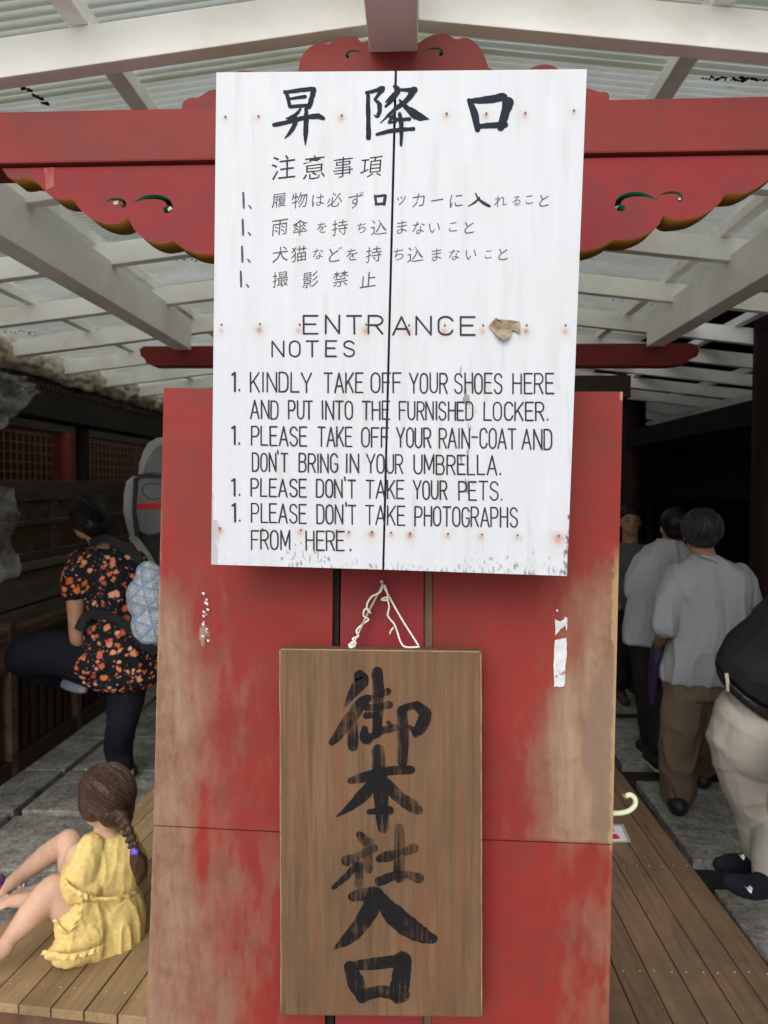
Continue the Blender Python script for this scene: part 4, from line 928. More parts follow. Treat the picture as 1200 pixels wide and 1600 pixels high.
# ------------------------------------------------------------------ people
class Body:
    """gathers tapered limbs and rounded masses, fuses them into one skin"""
    def __init__(s): s.bm = bmesh.new()
    def ball(s, c, r, rot=None, sub=3):
        m = Matrix.Translation(Vector(c)) @ (rot.to_4x4() if rot else Matrix.Identity(4)) @ Matrix.Diagonal((r[0], r[1], r[2], 1) if isinstance(r, tuple) else (r, r, r, 1))
        bmesh.ops.create_icosphere(s.bm, subdivisions=sub, radius=1, matrix=m)
    def limb(s, pts, rad, sides=16, sm=True, flat=1.0, lat=None):
        pts = [tuple(p)+(r,) for p, r in zip(pts, rad)]
        P = smooth_path(pts, 5) if sm and len(pts) > 2 else [np.array(p, float) for p in pts]
        n = len(P); rings = []; prev = None
        for i, p in enumerate(P):
            t = Vector((P[min(i+1, n-1)]-P[max(i-1, 0)])[:3]).normalized()
            if lat is not None: a = (Vector(lat)-t*Vector(lat).dot(t)).normalized()
            else: a = (prev-t*prev.dot(t)).normalized() if prev is not None else (t.cross(Vector((0, 0, 1))) if abs(t.z) < .9 else t.cross(Vector((0, 1, 0)))).normalized()
            prev = a; b = t.cross(a); r = p[3]
            rings.append([s.bm.verts.new(Vector(p[:3])+a*math.cos(2*math.pi*k/sides)*r+b*math.sin(2*math.pi*k/sides)*r*flat) for k in range(sides)])
        for A, B in zip(rings[:-1], rings[1:]):
            for k in range(sides): s.bm.faces.new((A[k], A[(k+1) % sides], B[(k+1) % sides], B[k]))
        s.bm.faces.new(rings[0][::-1]); s.bm.faces.new(rings[-1])
        if lat is None:
            s.ball(P[0][:3], P[0][3]*.99, sub=2); s.ball(P[-1][:3], P[-1][3]*.99, sub=2)
    def rings(s, secs, sides=28):
        """loft through (centre, half width, half depth, lateral axis, depth axis)"""
        R0 = []
        for c, rx, ry, a, b in secs:
            c = Vector(c); a = Vector(a).normalized(); b = Vector(b).normalized()
            R0.append([s.bm.verts.new(c+a*math.copysign(abs(math.cos(2*math.pi*k/sides))**.8, math.cos(2*math.pi*k/sides))*rx+b*math.copysign(abs(math.sin(2*math.pi*k/sides))**.9, math.sin(2*math.pi*k/sides))*ry) for k in range(sides)])
        for A, B in zip(R0[:-1], R0[1:]):
            for k in range(sides): s.bm.faces.new((A[k], A[(k+1) % sides], B[(k+1) % sides], B[k]))
        s.bm.faces.new(R0[0][::-1]); s.bm.faces.new(R0[-1])
    def hand(s, wr, d, pn, k=1.0, curl=.6, thumb=1):
        """palm and five bent fingers; d points along the hand, pn out of the palm"""
        wr = Vector(wr); d = Vector(d).normalized(); pn = Vector(pn); pn = (pn-d*pn.dot(d)).normalized(); a = d.cross(pn)
        s.limb([wr, wr+d*.045*k, wr+d*.085*k], [.026*k, .038*k, .038*k], flat=.45, lat=a)
        for i, (o, L_) in enumerate(((-.030, .072), (-.010, .082), (.010, .077), (.029, .060))):
            p = wr+d*.085*k+a*o*k; q = [p]; dd = d.copy()
            for j, f in enumerate((.45, .32, .23)):
                an = curl*(.6+.5*j); dd = (Matrix.Rotation(an, 3, a) @ dd) if (Matrix.Rotation(an, 3, a) @ d).dot(pn) > 0 else (Matrix.Rotation(-an, 3, a) @ dd)
                q.append(q[-1]+dd*L_*f*k)
            s.limb(q, [.0098*k, .0092*k, .0085*k, .0075*k], 8, False)
        p = wr+d*.030*k-a*.030*k*thumb; d2 = (d-a*.8*thumb+pn*.3).normalized(); s.limb([p, p+d2*.035*k, p+(d2+d*.8+pn*.3).normalized()*.062*k], [.014*k, .012*k, .0095*k], 8, False)
    def done(s, name, mat, root, vox=.007, wr=0.0, wfreq=(9, 9, 9), smooth=4, seed=0, sharp=None, subs=False):
        me = bpy.data.meshes.new(name); bmesh.ops.recalc_face_normals(s.bm, faces=s.bm.faces); s.bm.to_mesh(me); s.bm.free()
        o = bpy.data.objects.new(name, me); COL.objects.link(o)
        m = o.modifiers.new('r', 'REMESH'); m.mode = 'VOXEL'; m.voxel_size = vox; m.use_smooth_shade = True
        if smooth: q = o.modifiers.new('s', 'SMOOTH'); q.factor = .5; q.iterations = smooth
        dg = bpy.context.evaluated_depsgraph_get(); out = bpy.data.meshes.new_from_object(o.evaluated_get(dg)); out.name = name
        bpy.data.objects.remove(o); bpy.data.meshes.remove(me)
        if wr:
            nv = len(out.vertices); co = np.empty(nv*3); out.vertices.foreach_get('co', co); co = co.reshape(-1, 3); nn = np.empty(nv*3); out.vertices.foreach_get('normal', nn); nn = nn.reshape(-1, 3)
            F = np.array(wfreq); d = np.empty(nv); q = co*F
            for i in range(nv):
                a = q[i]; v = mnoise.noise((a[0]+seed, a[1], a[2])); v2 = mnoise.noise((a[0]*2.3+3*v, a[1]*2.3+seed, a[2]*2.3)); d[i] = (.5-1.5*abs(v)**.62)+.35*v2
            co += nn*((d+.42)*wr)[:, None]; out.vertices.foreach_set('co', co.reshape(-1))
        return link(name, out, mat, root, smooth=True)
def skin(name, base):
    t = NT(name); v = t.coords(); n = t.noise(v, 14, 4, .6); c = t.ramp(n, [(.3, sc(base, .85)), (.7, sc(base, 1.1))])
    m = t.fin(c, .5); t.p.inputs['Subsurface Weight'].default_value = .15; t.p.inputs['Subsurface Radius'].default_value = (.02, .008, .004); t.p.inputs['Subsurface Scale'].default_value = .3; return m
def hairmat(name, base, st=(1, 1, 1)):
    t = NT(name); v = t.coords((60*st[0], 60*st[1], 60*st[2])); n = t.noise(v, 2, 4, .6, .6); c = t.ramp(n, [(.3, sc(base, .5)), (.7, sc(base, 1.6))]); return t.fin(c, .42, t.bump(n, .6, .004))
M['skinA'] = skin('tan_skin', (.42, .235, .15)); M['skinB'] = skin('light_skin', (.60, .37, .26)); M['skinC'] = skin('olive_skin', (.36, .20, .13))
M['hairK'] = hairmat('black_hair', (.007, .006, .006), (1, 1, .25)); M['hairB'] = hairmat('brown_hair', (.055, .030, .020), (1, 1, .2)); M['hairG'] = hairmat('greying_hair', (.026, .025, .025), (1, 1, .5))
M['hairB2'] = hairmat('brown_hair_light', (.068, .040, .027)); M['eye'] = pm('dark_eye', (.02, .015, .012), .2)
def cloth(name, base, rough=.85, var=.12, sc_=60): return pm(name, base, rough, var, sc_, (1, 1, 1), .2, bdist=.001)
def rot_to(d, f=(0, 1, 0)):
    """rotation whose Z goes along d and Y towards f"""
    z = Vector(d).normalized(); y = Vector(f); y = (y-z*y.dot(z)).normalized(); x = y.cross(z); return Matrix((x, y, z)).transposed()
def head(B, c, face, up, k=1.0, features=True):
    """adds skull, jaw, nose, ears; face = looking direction"""
    c = Vector(c); R = rot_to(up, face); X, Y, Z = R.col[0], R.col[1], R.col[2]
    B.ball(c+Z*.02*k, (.075*k, .092*k, .095*k), R); B.ball(c+Y*.035*k-Z*.045*k, (.056*k, .058*k, .062*k), R); B.ball(c+Y*.060*k-Z*.082*k, (.026*k, .024*k, .020*k), R)
    B.limb([c+Y*.088*k+Z*.012*k, c+Y*.108*k-Z*.020*k], [.009*k, .013*k], 10, False); B.limb([c+Y*.083*k-Z*.052*k-X*.016*k, c+Y*.091*k-Z*.052*k, c+Y*.083*k-Z*.052*k+X*.016*k], [.007*k, .010*k, .007*k], 8)
    for s in (-1, 1): B.ball(c+X*s*.077*k-Y*.004*k-Z*.012*k, (.009*k, .018*k, .030*k), R, 2); B.ball(c+X*s*.03*k+Y*.074*k+Z*.026*k, (.022*k, .010*k, .008*k), R, 2)
    return R
def eyes(c, R, root, k=1.0):
    c = Vector(c); X, Y, Z = R.col[0], R.col[1], R.col[2]
    for s in (-1, 1):
        B = Body(); B.ball(c+X*s*.031*k+Y*.084*k+Z*.008*k, (.014*k, .006*k, .0045*k), R, 2); from_bm('eye', B.bm, M['eye'], root, smooth=True)
        B = Body(); B.ball(c+X*s*.032*k+Y*.089*k+Z*.030*k, (.019*k, .004*k, .004*k), R, 2); from_bm('eyebrow', B.bm, M['hairK'], root, smooth=True)
    B = Body(); B.ball(c+Y*.092*k-Z*.052*k, (.022*k, .008*k, .0035*k), R, 2); from_bm('mouth', B.bm, pm('lips', (.30, .11, .09), .5), root, smooth=True)


def strands(name, c, R, rad, target, n, mat, root, w_=.0013, lift=.004, front=-.1, short=None, seed=1):
    """fine locks lying over the hair mass, each an arc from the hairline towards a gathering point"""
    rnd = random.Random(seed); c = Vector(c); X, Y, Z = R.col[0], R.col[1], R.col[2]; vs, fs = [], []; tg = Vector(target).normalized()
    for q in range(n):
        while True:
            d = Vector((rnd.gauss(0, 1), rnd.gauss(0, 1), rnd.gauss(0, 1))).normalized()
            if d.z > front and d.dot(tg) < .8: break
        e = tg if short is None else (d+Vector((rnd.uniform(-.5, .5), rnd.uniform(-.7, .1), -1.0))*short).normalized()
        m = 9; prev = None; jit = rnd.uniform(-.5, 1)*lift; sw_ = rnd.uniform(-.12, .12)
        for i in range(m):
            t = i/(m-1); u = (d*(1-t)+e*t+Vector((sw_, 0, 0))*math.sin(t*3.14)).normalized(); k = 1+jit/rad[0]*(math.sin(t*3.14))+.012
            p = c+X*u.x*rad[0]*k+Y*u.y*rad[1]*k+Z*u.z*rad[2]*k; nrm = (p-c).normalized(); tn = None
            P_ = p
            if i == 0: pts_ = []
            pts_.append((P_, nrm))
        for i, (p, nr) in enumerate(pts_):
            t = (pts_[min(i+1, m-1)][0]-pts_[max(i-1, 0)][0]).normalized(); a = t.cross(nr).normalized()*w_*(1-.6*abs(2*i/(m-1)-1)); vs += [p+a, p+nr*w_, p-a]
        b = len(vs)-3*m
        for i in range(m-1):
            for k in range(3): fs.append((b+3*i+k, b+3*i+(k+1) % 3, b+3*i+3+(k+1) % 3, b+3*i+3+k))
    o = pydata(name, vs, fs, mat, root); o['kind'] = 'stuff'; return o

# --- woman in the flowered tunic, balancing on one leg
A = lambda x, y, Y: at(x, y, Y)
wm = thing('person', 'person in black tunic with orange flowers and navy leggings balancing on one leg', 'person', (at(195, 1215, 4.25).x, 4.25, 0))
face = Vector((-.80, .45, -.35)); upv = Vector((-.12, .05, 1))
hc = A(138, 812, 4.22)
B = Body(); R = head(B, hc, face, upv, 1.0)
lat = Vector((.94, .30, 0)); dep = Vector((-.3, .94, 0))
neck = A(158, 852, 4.25); ch = A(166, 905, 4.25); wa = A(178, 965, 4.25); pv = A(188, 1020, 4.25)
B.limb([hc-Vector((0, 0, .04)), A(152, 842, 4.24), A(160, 870, 4.25)], [.050, .052, .06])
B.rings([(A(163, 868, 4.25), .13, .08, lat, dep), (ch, .165, .11, lat, dep), (wa, .14, .10, lat, dep), (pv, .17, .12, lat, dep), (pv-Vector((0, 0, .07)), .13, .10, lat, dep)])
shl = A(121, 888, 4.18); shr = A(212, 890, 4.34)
el = A(118, 968, 4.08); hn = A(104, 1040, 3.98)
B.limb([shl, A(118, 930, 4.12), el], [.056, .05, .040]); B.limb([el, A(120, 1000, 4.09), A(130, 1034, 4.20)], [.040, .036, .026]); B.hand(A(130, 1034, 4.20), (-.2, .2, -1), (1, .4, 0), .95, .7)
el2 = A(225, 965, 4.50); B.limb([shr, A(222, 930, 4.45), el2], [.055, .05, .040]); B.limb([el2, A(190, 1010, 4.55), A(155, 1040, 4.50)], [.040, .036, .027]); B.hand(A(155, 1040, 4.50), (-1, -.3, -.3), (0, 0, 1), .95, .7, -1)
hipR = A(200, 1048, 4.28); kn = A(190, 1135, 4.20); an = A(199, 1216, 4.29)
hipL = A(165, 1040, 4.22); knL = A(34, 1026, 4.10); anL = A(105, 1064, 4.42)
B.limb([hipR, A(195, 1090, 4.24), kn, A(184, 1165, 4.30), an, Vector((an.x, 4.30, .05))], [.095, .080, .060, .056, .036, .034])
B.limb([Vector((an.x, 4.34, .045)), Vector((an.x-.03, 4.22, .035)), Vector((an.x-.05, 4.12, .025))], [.036, .036, .026])
B.limb([hipL, A(100, 1022, 4.14), knL], [.10, .085, .060]); B.limb([knL, A(75, 1050, 4.28), anL], [.060, .052, .034]); B.limb([anL, A(118, 1072, 4.34), A(132, 1078, 4.28)], [.032, .034, .022])
B.done('body', M['skinA'], wm, .007)
# leggings
navy = cloth('navy_legging', (.007, .008, .015), .85)
B = Body(); B.limb([pv, hipR, A(196, 1092, 4.25), A(190, 1135, 4.21), A(185, 1165, 4.29), A(190, 1198, 4.30)], [.10, .115, .104, .082, .082, .068]); B.limb([pv, hipL, A(100, 1022, 4.14), A(45, 1023, 4.10), A(36, 1030, 4.12)], [.12, .135, .128, .108, .098]); B.limb([A(38, 1028, 4.12), A(75, 1050, 4.29), A(92, 1060, 4.38)], [.095, .075, .058])
B.done('leggings', navy, wm, .008, .004, (14, 14, 14))
# sock and shoe of the lifted foot
B = Body(); B.limb([A(98, 1062, 4.38), A(112, 1069, 4.33), A(130, 1076, 4.26)], [.040, .042, .030]); B.done('shoe', cloth('pale_blue_shoe', (.28, .33, .40)), wm, .007)
B = Body(); x, y = an.x, 4.30; B.limb([(x, y+.05, .04), (x-.03, y-.08, .035), (x-.05, y-.19, .03)], [.042, .045, .034]); B.done('shoe', cloth('dark_shoe', (.03, .03, .035)), wm, .007)
def flowermat():
    t = NT('orange_flower_print'); v = t.coords((1, 1, 1), False)
    wv = t.n('ShaderNodeTexVoronoi', feature='F1'); wv.inputs['Scale'].default_value = 29; wv.inputs['Randomness'].default_value = 1
    ns = t.noise(v, 60, 3, .5); vv = t.n('ShaderNodeVectorMath', operation='MULTIPLY_ADD'); t.l(v, vv.inputs[0]); vv.inputs[1].default_value = (1, 1, 1)
    cm = t.n('ShaderNodeCombineXYZ'); t.l(ns, cm.inputs[0]); t.l(ns, cm.inputs[1]); t.l(ns, cm.inputs[2]); sl_ = t.n('ShaderNodeVectorMath', operation='SCALE'); t.l(cm.outputs[0], sl_.inputs[0]); sl_.inputs['Scale'].default_value = .028
    t.l(sl_.outputs[0], vv.inputs[2]); t.l(vv.outputs[0], wv.inputs['Vector'])
    sepc = t.n('ShaderNodeSeparateColor'); t.l(wv.outputs['Color'], sepc.inputs[0])
    fc = t.ramp(sepc.outputs[0], [(0, (.55, .10, .03)), (.4, (.75, .20, .05)), (.6, (.80, .38, .20)), (.8, (.60, .07, .05)), (1, (.8, .45, .3))])
    th = t.n('ShaderNodeMath', operation='MULTIPLY'); t.l(sepc.outputs[1], th.inputs[0]); th.inputs[1].default_value = .62
    ls = t.n('ShaderNodeMath', operation='SUBTRACT'); t.l(th.outputs[0], ls.inputs[0]); t.l(wv.outputs['Distance'], ls.inputs[1])
    f = t.ramp(ls.outputs[0], [(.0, 0.0), (.03, 1.0)])
    w2 = t.n('ShaderNodeTexVoronoi', feature='F1'); w2.inputs['Scale'].default_value = 55; t.l(v, w2.inputs['Vector']); s2 = t.n('ShaderNodeSeparateColor'); t.l(w2.outputs['Color'], s2.inputs[0])
    c2 = t.ramp(s2.outputs[0], [(.3, (.03, .10, .09)), (.5, (.5, .12, .05)), (.75, (.55, .33, .33)), (.9, (.16, .05, .12))]); f2 = t.ramp(w2.outputs['Distance'], [(.26, 1.0), (.32, 0.0)]); k2 = t.ramp(s2.outputs[1], [(.45, 0.0), (.5, 1.0)])
    c = t.mix(t.mix(1.0, f2, k2, 'MULTIPLY'), (.008, .009, .014), c2); c = t.mix(f, c, fc); return t.fin(c, .8)
M['flower'] = flowermat()
B = Body()
B.rings([(A(160, 856, 4.25), .085, .065, lat, dep), (A(163, 872, 4.25), .175, .10, lat, dep), (A(168, 900, 4.25), .200, .135, lat, dep), (A(174, 950, 4.25), .185, .13, lat, dep), (A(178, 990, 4.25), .20, .15, lat, dep), (A(180, 1025, 4.25), .24, .18, lat, dep), (A(190, 1060, 4.25), .22, .17, lat, dep), (A(193, 1072, 4.25), .16, .13, lat, dep)])
B.limb([A(132, 876, 4.20), A(120, 898, 4.15), A(117, 922, 4.12)], [.078, .076, .072], sm=False); B.limb([A(206, 876, 4.34), A(222, 900, 4.42), A(226, 925, 4.46)], [.078, .075, .070], sm=False)
B.ball(A(150, 1035, 4.16), (.15, .13, .10)); B.ball(A(205, 1040, 4.3), (.15, .14, .12))
B.done('tunic', M['flower'], wm, .008, .010, (9, 9, 5), 5, 3)
# hair, tied up at the back
B = Body(); X, Y, Z = R.col[0], R.col[1], R.col[2]
B.ball(hc+Z*.034-Y*.020, (.108, .115, .112), R); B.ball(hc-Y*.065-Z*.035, (.088, .060, .070), R); B.ball(hc-Y*.088+Z*.0, (.048, .045, .045), R); B.ball(hc-Y*.05-Z*.075, (.045, .04, .04), R)
B.done('hair', M['hairK'], wm, .006, .003, (30, 30, 12), 3, 5)
strands('hair_strands', hc+Z*.034-Y*.020, R, (.108, .115, .112), (.1, -.85, -.55), 240, M['hairK'], wm, .0022, .008, -.5, None, 3)
strands('hair_strands', hc-Y*.065-Z*.035, R, (.088, .06, .07), (0, -.3, -1), 90, M['hairK'], wm, .002, .010, -.6, .8, 5)
strap = cloth('black_strap', (.012, .012, .014), .7)
def ribbon(name, pts, w_, nrm, mat, parent, th=.004):
    P = [Vector(p) for p in smooth_path([tuple(p) for p in pts], 6)]; bm = bmesh.new(); prev = None; nrm = Vector(nrm)
    for i, p in enumerate(P):
        t = (P[min(i+1, len(P)-1)]-P[max(i-1, 0)]).normalized(); a = t.cross(nrm).normalized()*w_/2; b = a.cross(t).normalized()*th/2
        r = [bm.verts.new(q) for q in (p-a-b, p+a-b, p+a+b, p-a+b)]
        if prev:
            for k in range(4): bm.faces.new((prev[k], prev[(k+1) % 4], r[(k+1) % 4], r[k]))
        else: bm.faces.new(r)
        prev = r
    bm.faces.new(prev[::-1]); return from_bm(name, bm, mat, parent)
# slung bag on her hip
bag = thing('sling_bag', 'pale blue and white patterned sling bag on the back of the person in flowers', 'bag', A(225, 940, 4.10))
def bagmat():
    t = NT('blue_white_geometric'); v = t.coords((1, 1, 1), False); acc = None; shade = None
    for q, th in enumerate((.25, .25+math.pi/3, .25+2*math.pi/3)):
        dt = t.n('ShaderNodeVectorMath', operation='DOT_PRODUCT'); t.l(v, dt.inputs[0]); dt.inputs[1].default_value = (math.cos(th)*2*math.pi/.095, 0, math.sin(th)*2*math.pi/.095)
        sn = t.n('ShaderNodeMath', operation='SINE'); t.l(dt.outputs['Value'], sn.inputs[0]); ab = t.n('ShaderNodeMath', operation='ABSOLUTE'); t.l(sn.outputs[0], ab.inputs[0])
        f = t.ramp(ab.outputs[0], [(.06, 1.0), (.16, 0.0)]); g = t.ramp(sn.outputs[0], [(.45, 0.0), (.55, 1.0)])
        acc = f if acc is None else t.mix(1.0, acc, f, 'LIGHTEN'); shade = g if shade is None else t.mix(1.0, shade, g, 'DIFFERENCE')
    n = t.noise(v, 14, 3, .6); c = t.mix(shade, (.50, .55, .60), (.26, .36, .50)); c = t.mix(t.ramp(n, [(.4, 0.0), (.7, .5)]), c, (.55, .58, .60)); c = t.mix(acc, c, (.13, .20, .33)); return t.fin(c, .6)
B = Body(); B.ball(A(228, 935, 4.08), (.105, .075, .135)); B.ball(A(234, 975, 4.08), (.10, .075, .13)); B.ball(A(232, 905, 4.10), (.075, .06, .10)); B.done('pouch', bagmat(), bag, .009, .006, (12, 12, 12))
ribbon('strap', [A(122, 985, 4.00), A(132, 966, 4.02), A(150, 960, 4.05), A(180, 966, 4.07), A(205, 985, 4.05), A(222, 1003, 4.03), A(245, 1020, 4.05)], .050, (0, -1, .1), strap, bag)
ribbon('strap', [A(140, 850, 4.16), A(165, 842, 4.14), A(195, 856, 4.13), A(218, 875, 4.12), A(236, 905, 4.09)], .045, (0, -1, .3), strap, bag)

# --- tall person hidden behind the screen, with a child carrier on the back
hp_ = thing('person', 'person mostly hidden behind the red board, wearing the grey child carrier', 'person', (-1.45, 5.0, 0))
px0, py0 = -1.38, 5.05
B = Body(); R2 = head(B, (px0, py0+.02, 1.62), (0, 1, 0), (0, 0, 1)); B.limb([(px0, py0, 1.60), (px0, py0, 1.46)], [.05, .055]); la, de = (1, 0, 0), (0, 1, 0)
B.rings([((px0, py0, 1.46), .15, .08, la, de), ((px0, py0, 1.36), .19, .11, la, de), ((px0, py0, 1.10), .155, .10, la, de), ((px0, py0, .95), .17, .12, la, de), ((px0, py0, .84), .15, .11, la, de)])
for s in (-1, 1):
    B.limb([(px0+s*.19, py0, 1.42), (px0+s*.22, py0+.02, 1.15), (px0+s*.20, py0+.20, 1.0)], [.055, .042, .030]); B.hand((px0+s*.20, py0+.20, 1.0), (-s*.3, 1, .3), (0, 0, -1), 1, .6)
    B.limb([(px0+s*.09, py0, .88), (px0+s*.09, py0, .48), (px0+s*.09, py0+.02, .08)], [.09, .058, .038]); B.limb([(px0+s*.09, py0-.04, .04), (px0+s*.10, py0+.17, .03)], [.04, .03])
B.done('body', M['skinA'], hp_, .009)
B = Body(); B.ball((px0, py0-.005, 1.655), (.085, .10, .092)); B.done('hair', M['hairK'], hp_, .008, .004, (30, 30, 12))
B = Body(); B.rings([((px0, py0, 1.48), .15, .085, la, de), ((px0, py0, 1.37), .205, .125, la, de), ((px0, py0, 1.10), .18, .125, la, de), ((px0, py0, .86), .20, .14, la, de)])
for s in (-1, 1): B.limb([(px0+s*.18, py0, 1.43), (px0+s*.22, py0+.01, 1.22)], [.07, .06])
B.done('shirt', cloth('grey_blue_shirt', (.10, .12, .15)), hp_, .009, .006)
B = Body()
for s in (-1, 1): B.limb([(px0+s*.08, py0, .90), (px0+s*.09, py0, .48), (px0+s*.09, py0+.01, .12)], [.115, .085, .07])
B.done('trousers', cloth('dark_trousers', (.02, .02, .024)), hp_, .009, .006)
for s in (-1, 1):
    B = Body(); B.limb([(px0+s*.09, py0-.05, .045), (px0+s*.10, py0+.18, .04)], [.045, .038]); B.done('shoe', strap, hp_, .009)
cc = thing('child_carrier', 'grey child carrier backpack with arched canopy and a red stripe', 'backpack', (px0, 4.75, 1.2))
gm = cloth('grey_carrier_fabric', (.20, .20, .21)); gl = cloth('pale_grey_canopy', (.38, .39, .40)); dk_ = cloth('charcoal_trim', (.045, .048, .055)); 
Yc = 4.78
def px_shape(name, outl, Y, th, mat, bev=.010):
    bm = bmesh.new(); f = [bm.verts.new(at(x, y, Y)) for x, y in outl]; b = [bm.verts.new(at(x, y, Y)+Vector((0, th, 0))) for x, y in outl]; n_ = len(f)
    fa = bm.faces.new(f); fb = bm.faces.new(b[::-1])
    for k in range(n_): bm.faces.new((f[k], f[(k+1) % n_], b[(k+1) % n_], b[k]))
    if bev: bmesh.ops.bevel(bm, geom=list(fa.edges), offset=bev, segments=3, profile=.5, affect='EDGES')
    bmesh.ops.triangulate(bm, faces=[q for q in bm.faces if len(q.verts) > 4]); return from_bm(name, bm, mat, cc, smooth=False)
px_shape('canopy', [(214, 744), (217, 725), (222, 706), (230, 692), (243, 684), (262, 683), (285, 690), (298, 715), (300, 746), (255, 741), (228, 741)], Yc+.02, .20, gl, .02)
px_shape('canopy_panel', [(222, 740), (228, 722), (238, 704), (250, 694), (268, 694), (284, 705), (291, 742), (255, 738)], Yc-.006, .02, gm, .006)
px_shape('back_panel', [(214, 750), (222, 743), (255, 747), (300, 750), (300, 815), (270, 828), (232, 838), (216, 832), (212, 800)], Yc-.01, .22, gm, .02)
px_shape('side_panel', [(196, 752), (206, 744), (214, 748), (211, 800), (216, 838), (200, 836), (191, 800), (192, 770)], Yc+.03, .18, gl, .02)
px_shape('trim_strip', [(208, 746), (214, 747), (212, 800), (217, 838), (210, 838), (206, 800)], Yc-.022, .03, dk_, .004)
px_shape('trim_strip', [(214, 741), (228, 740), (262, 742), (298, 748), (298, 753), (262, 748), (228, 746), (214, 747)], Yc-.02, .03, dk_, .004)
px_shape('red_stripe', [(214, 787), (262, 785), (298, 784), (298, 792), (262, 793), (214, 795)], Yc-.018, .008, pm('red_reflective', (.65, .02, .02), .4), .001)
tube('seam', [tuple(p) for p in smooth_path([tuple(at(x, y, Yc-.012)) for x, y in ((222, 765), (226, 758), (238, 755), (252, 758), (258, 768), (250, 778), (236, 780), (225, 773), (222, 765))], 5)], .003, dk_, cc, 6)
px_shape('lower_pouch', [(218, 838), (240, 838), (270, 830), (300, 830), (300, 880), (262, 900), (240, 885), (225, 862)], Yc+.02, .2, dk_, .02)
ribbon('strap', [at(205, 836, Yc+.02), at(220, 855, Yc-.01), at(236, 880, Yc-.02), at(246, 905, Yc)], .05, (0, -1, 0), gl, cc)

# --- girl in the yellow dress sitting on the deck
G = 2.45
gr = thing('person', 'child in yellow dress with a long brown braid sitting on the deck', 'person', (at(150, 1480, G).x, G, .2))
gh = A(165, 1246, 2.42); gf = Vector((-.88, .42, -.22)); gu = Vector((-.05, 0, 1))
B = Body(); RG = head(B, gh, gf, gu, .92)
gl_ = Vector((.80, .60, 0)); gd = Vector((-.60, .80, 0)); 
B.limb([gh-Vector((-.01, 0, .05)), A(166, 1290, 2.44), A(166, 1312, 2.44)], [.042, .038, .046])
B.rings([(A(166, 1310, 2.44), .085, .05, gl_, gd), (A(165, 1330, 2.44), .115, .07, gl_, gd), (A(165, 1390, 2.45), .095, .075, gl_, gd), (A(157, 1440, 2.45), .11, .095, gl_, gd), (A(152, 1468, 2.45), .12, .10, gl_, gd)])
kN = A(84, 1388, 2.34); hN = A(138, 1462, 2.40); aN = A(14, 1468, 2.26)
B.limb([hN, A(112, 1425, 2.37), kN], [.072, .060, .046]); B.limb([kN, A(58, 1418, 2.32), A(34, 1446, 2.29), aN], [.046, .047, .036, .025])
B.limb([aN, A(6, 1484, 2.24), A(-12, 1490, 2.22), A(-42, 1500, 2.20)], [.026, .026, .024, .016])
kF = A(108, 1314, 2.64); hF = A(150, 1450, 2.55); aF = A(8, 1388, 2.80)
B.limb([hF, A(122, 1375, 2.60), kF], [.070, .060, .044]); B.limb([kF, A(74, 1336, 2.70), A(42, 1361, 2.76), aF], [.042, .041, .032, .025]); B.limb([aF, A(0, 1408, 2.80), A(-30, 1412, 2.80)], [.027, .026, .018])
sN = A(122, 1335, 2.38); B.limb([sN, A(106, 1370, 2.42), A(88, 1402, 2.50)], [.040, .034, .029]); B.limb([A(88, 1402, 2.50), A(45, 1406, 2.52), A(18, 1408, 2.54)], [.029, .026, .021]); B.hand(A(18, 1408, 2.54), (-1, 0, -.25), (0, .5, -1), .72, .5)
sF = A(198, 1332, 2.54); B.limb([sF, A(150, 1340, 2.68), A(128, 1345, 2.78)], [.038, .033, .028]); B.limb([A(128, 1345, 2.78), A(70, 1385, 2.80), A(25, 1400, 2.74)], [.028, .025, .021]); B.hand(A(25, 1400, 2.74), (-1, -.1, -.2), (0, -.3, -1), .72, .5, -1)
B.done('body', M['skinB'], gr, .0055, smooth=3)
def yellow():
    t = NT('yellow_cotton'); v = t.coords((1, 1, 1), False); n = t.noise(v, 90, 3, .7); n2 = t.noise(v, 12, 3, .6); c = t.ramp(n, [(.36, (.64, .47, .15)), (.55, (.70, .54, .21)), (.75, (.74, .61, .31))]); return t.fin(c, .85, t.bump(n, .25, .002))
M['yellow'] = yellow()
B = Body()
B.rings([(A(166, 1303, 2.44), .055, .048, gl_, gd), (A(167, 1316, 2.44), .100, .070, gl_, gd), (A(166, 1345, 2.44), .118, .090, gl_, gd), (A(168, 1375, 2.45), .110, .092, gl_, gd), (A(168, 1394, 2.45), .097, .080, gl_, gd), (A(168, 1400, 2.45), .092, .076, gl_, gd)], 36)
B.limb([A(142, 1324, 2.38), A(134, 1348, 2.36), A(126, 1372, 2.36), A(122, 1384, 2.36)], [.044, .052, .058, .058]); B.limb([A(196, 1326, 2.52), A(206, 1350, 2.58), A(200, 1372, 2.60)], [.048, .055, .056])
B.ball(A(136, 1385, 2.36), (.055, .055, .04))
B.done('blouse', M['yellow'], gr, .005, .0042, (34, 34, 7), 3, 2)
B = Body()
B.rings([(A(168, 1397, 2.45), .096, .080, gl_, gd), (A(166, 1410, 2.45), .112, .095, gl_, gd), (A(162, 1440, 2.45), .130, .112, gl_, gd), (A(158, 1470, 2.45), .135, .118, gl_, gd), (A(150, 1492, 2.44), .120, .105, gl_, gd)], 36)
B.limb([A(145, 1440, 2.38), A(128, 1462, 2.34), A(100, 1480, 2.30), A(78, 1492, 2.27)], [.062, .060, .034, .016]); B.limb([A(138, 1425, 2.38), A(124, 1435, 2.36), A(118, 1448, 2.34)], [.070, .068, .062])
B.limb([A(150, 1480, 2.36), A(120, 1496, 2.30), A(90, 1499, 2.28)], [.040, .026, .018])
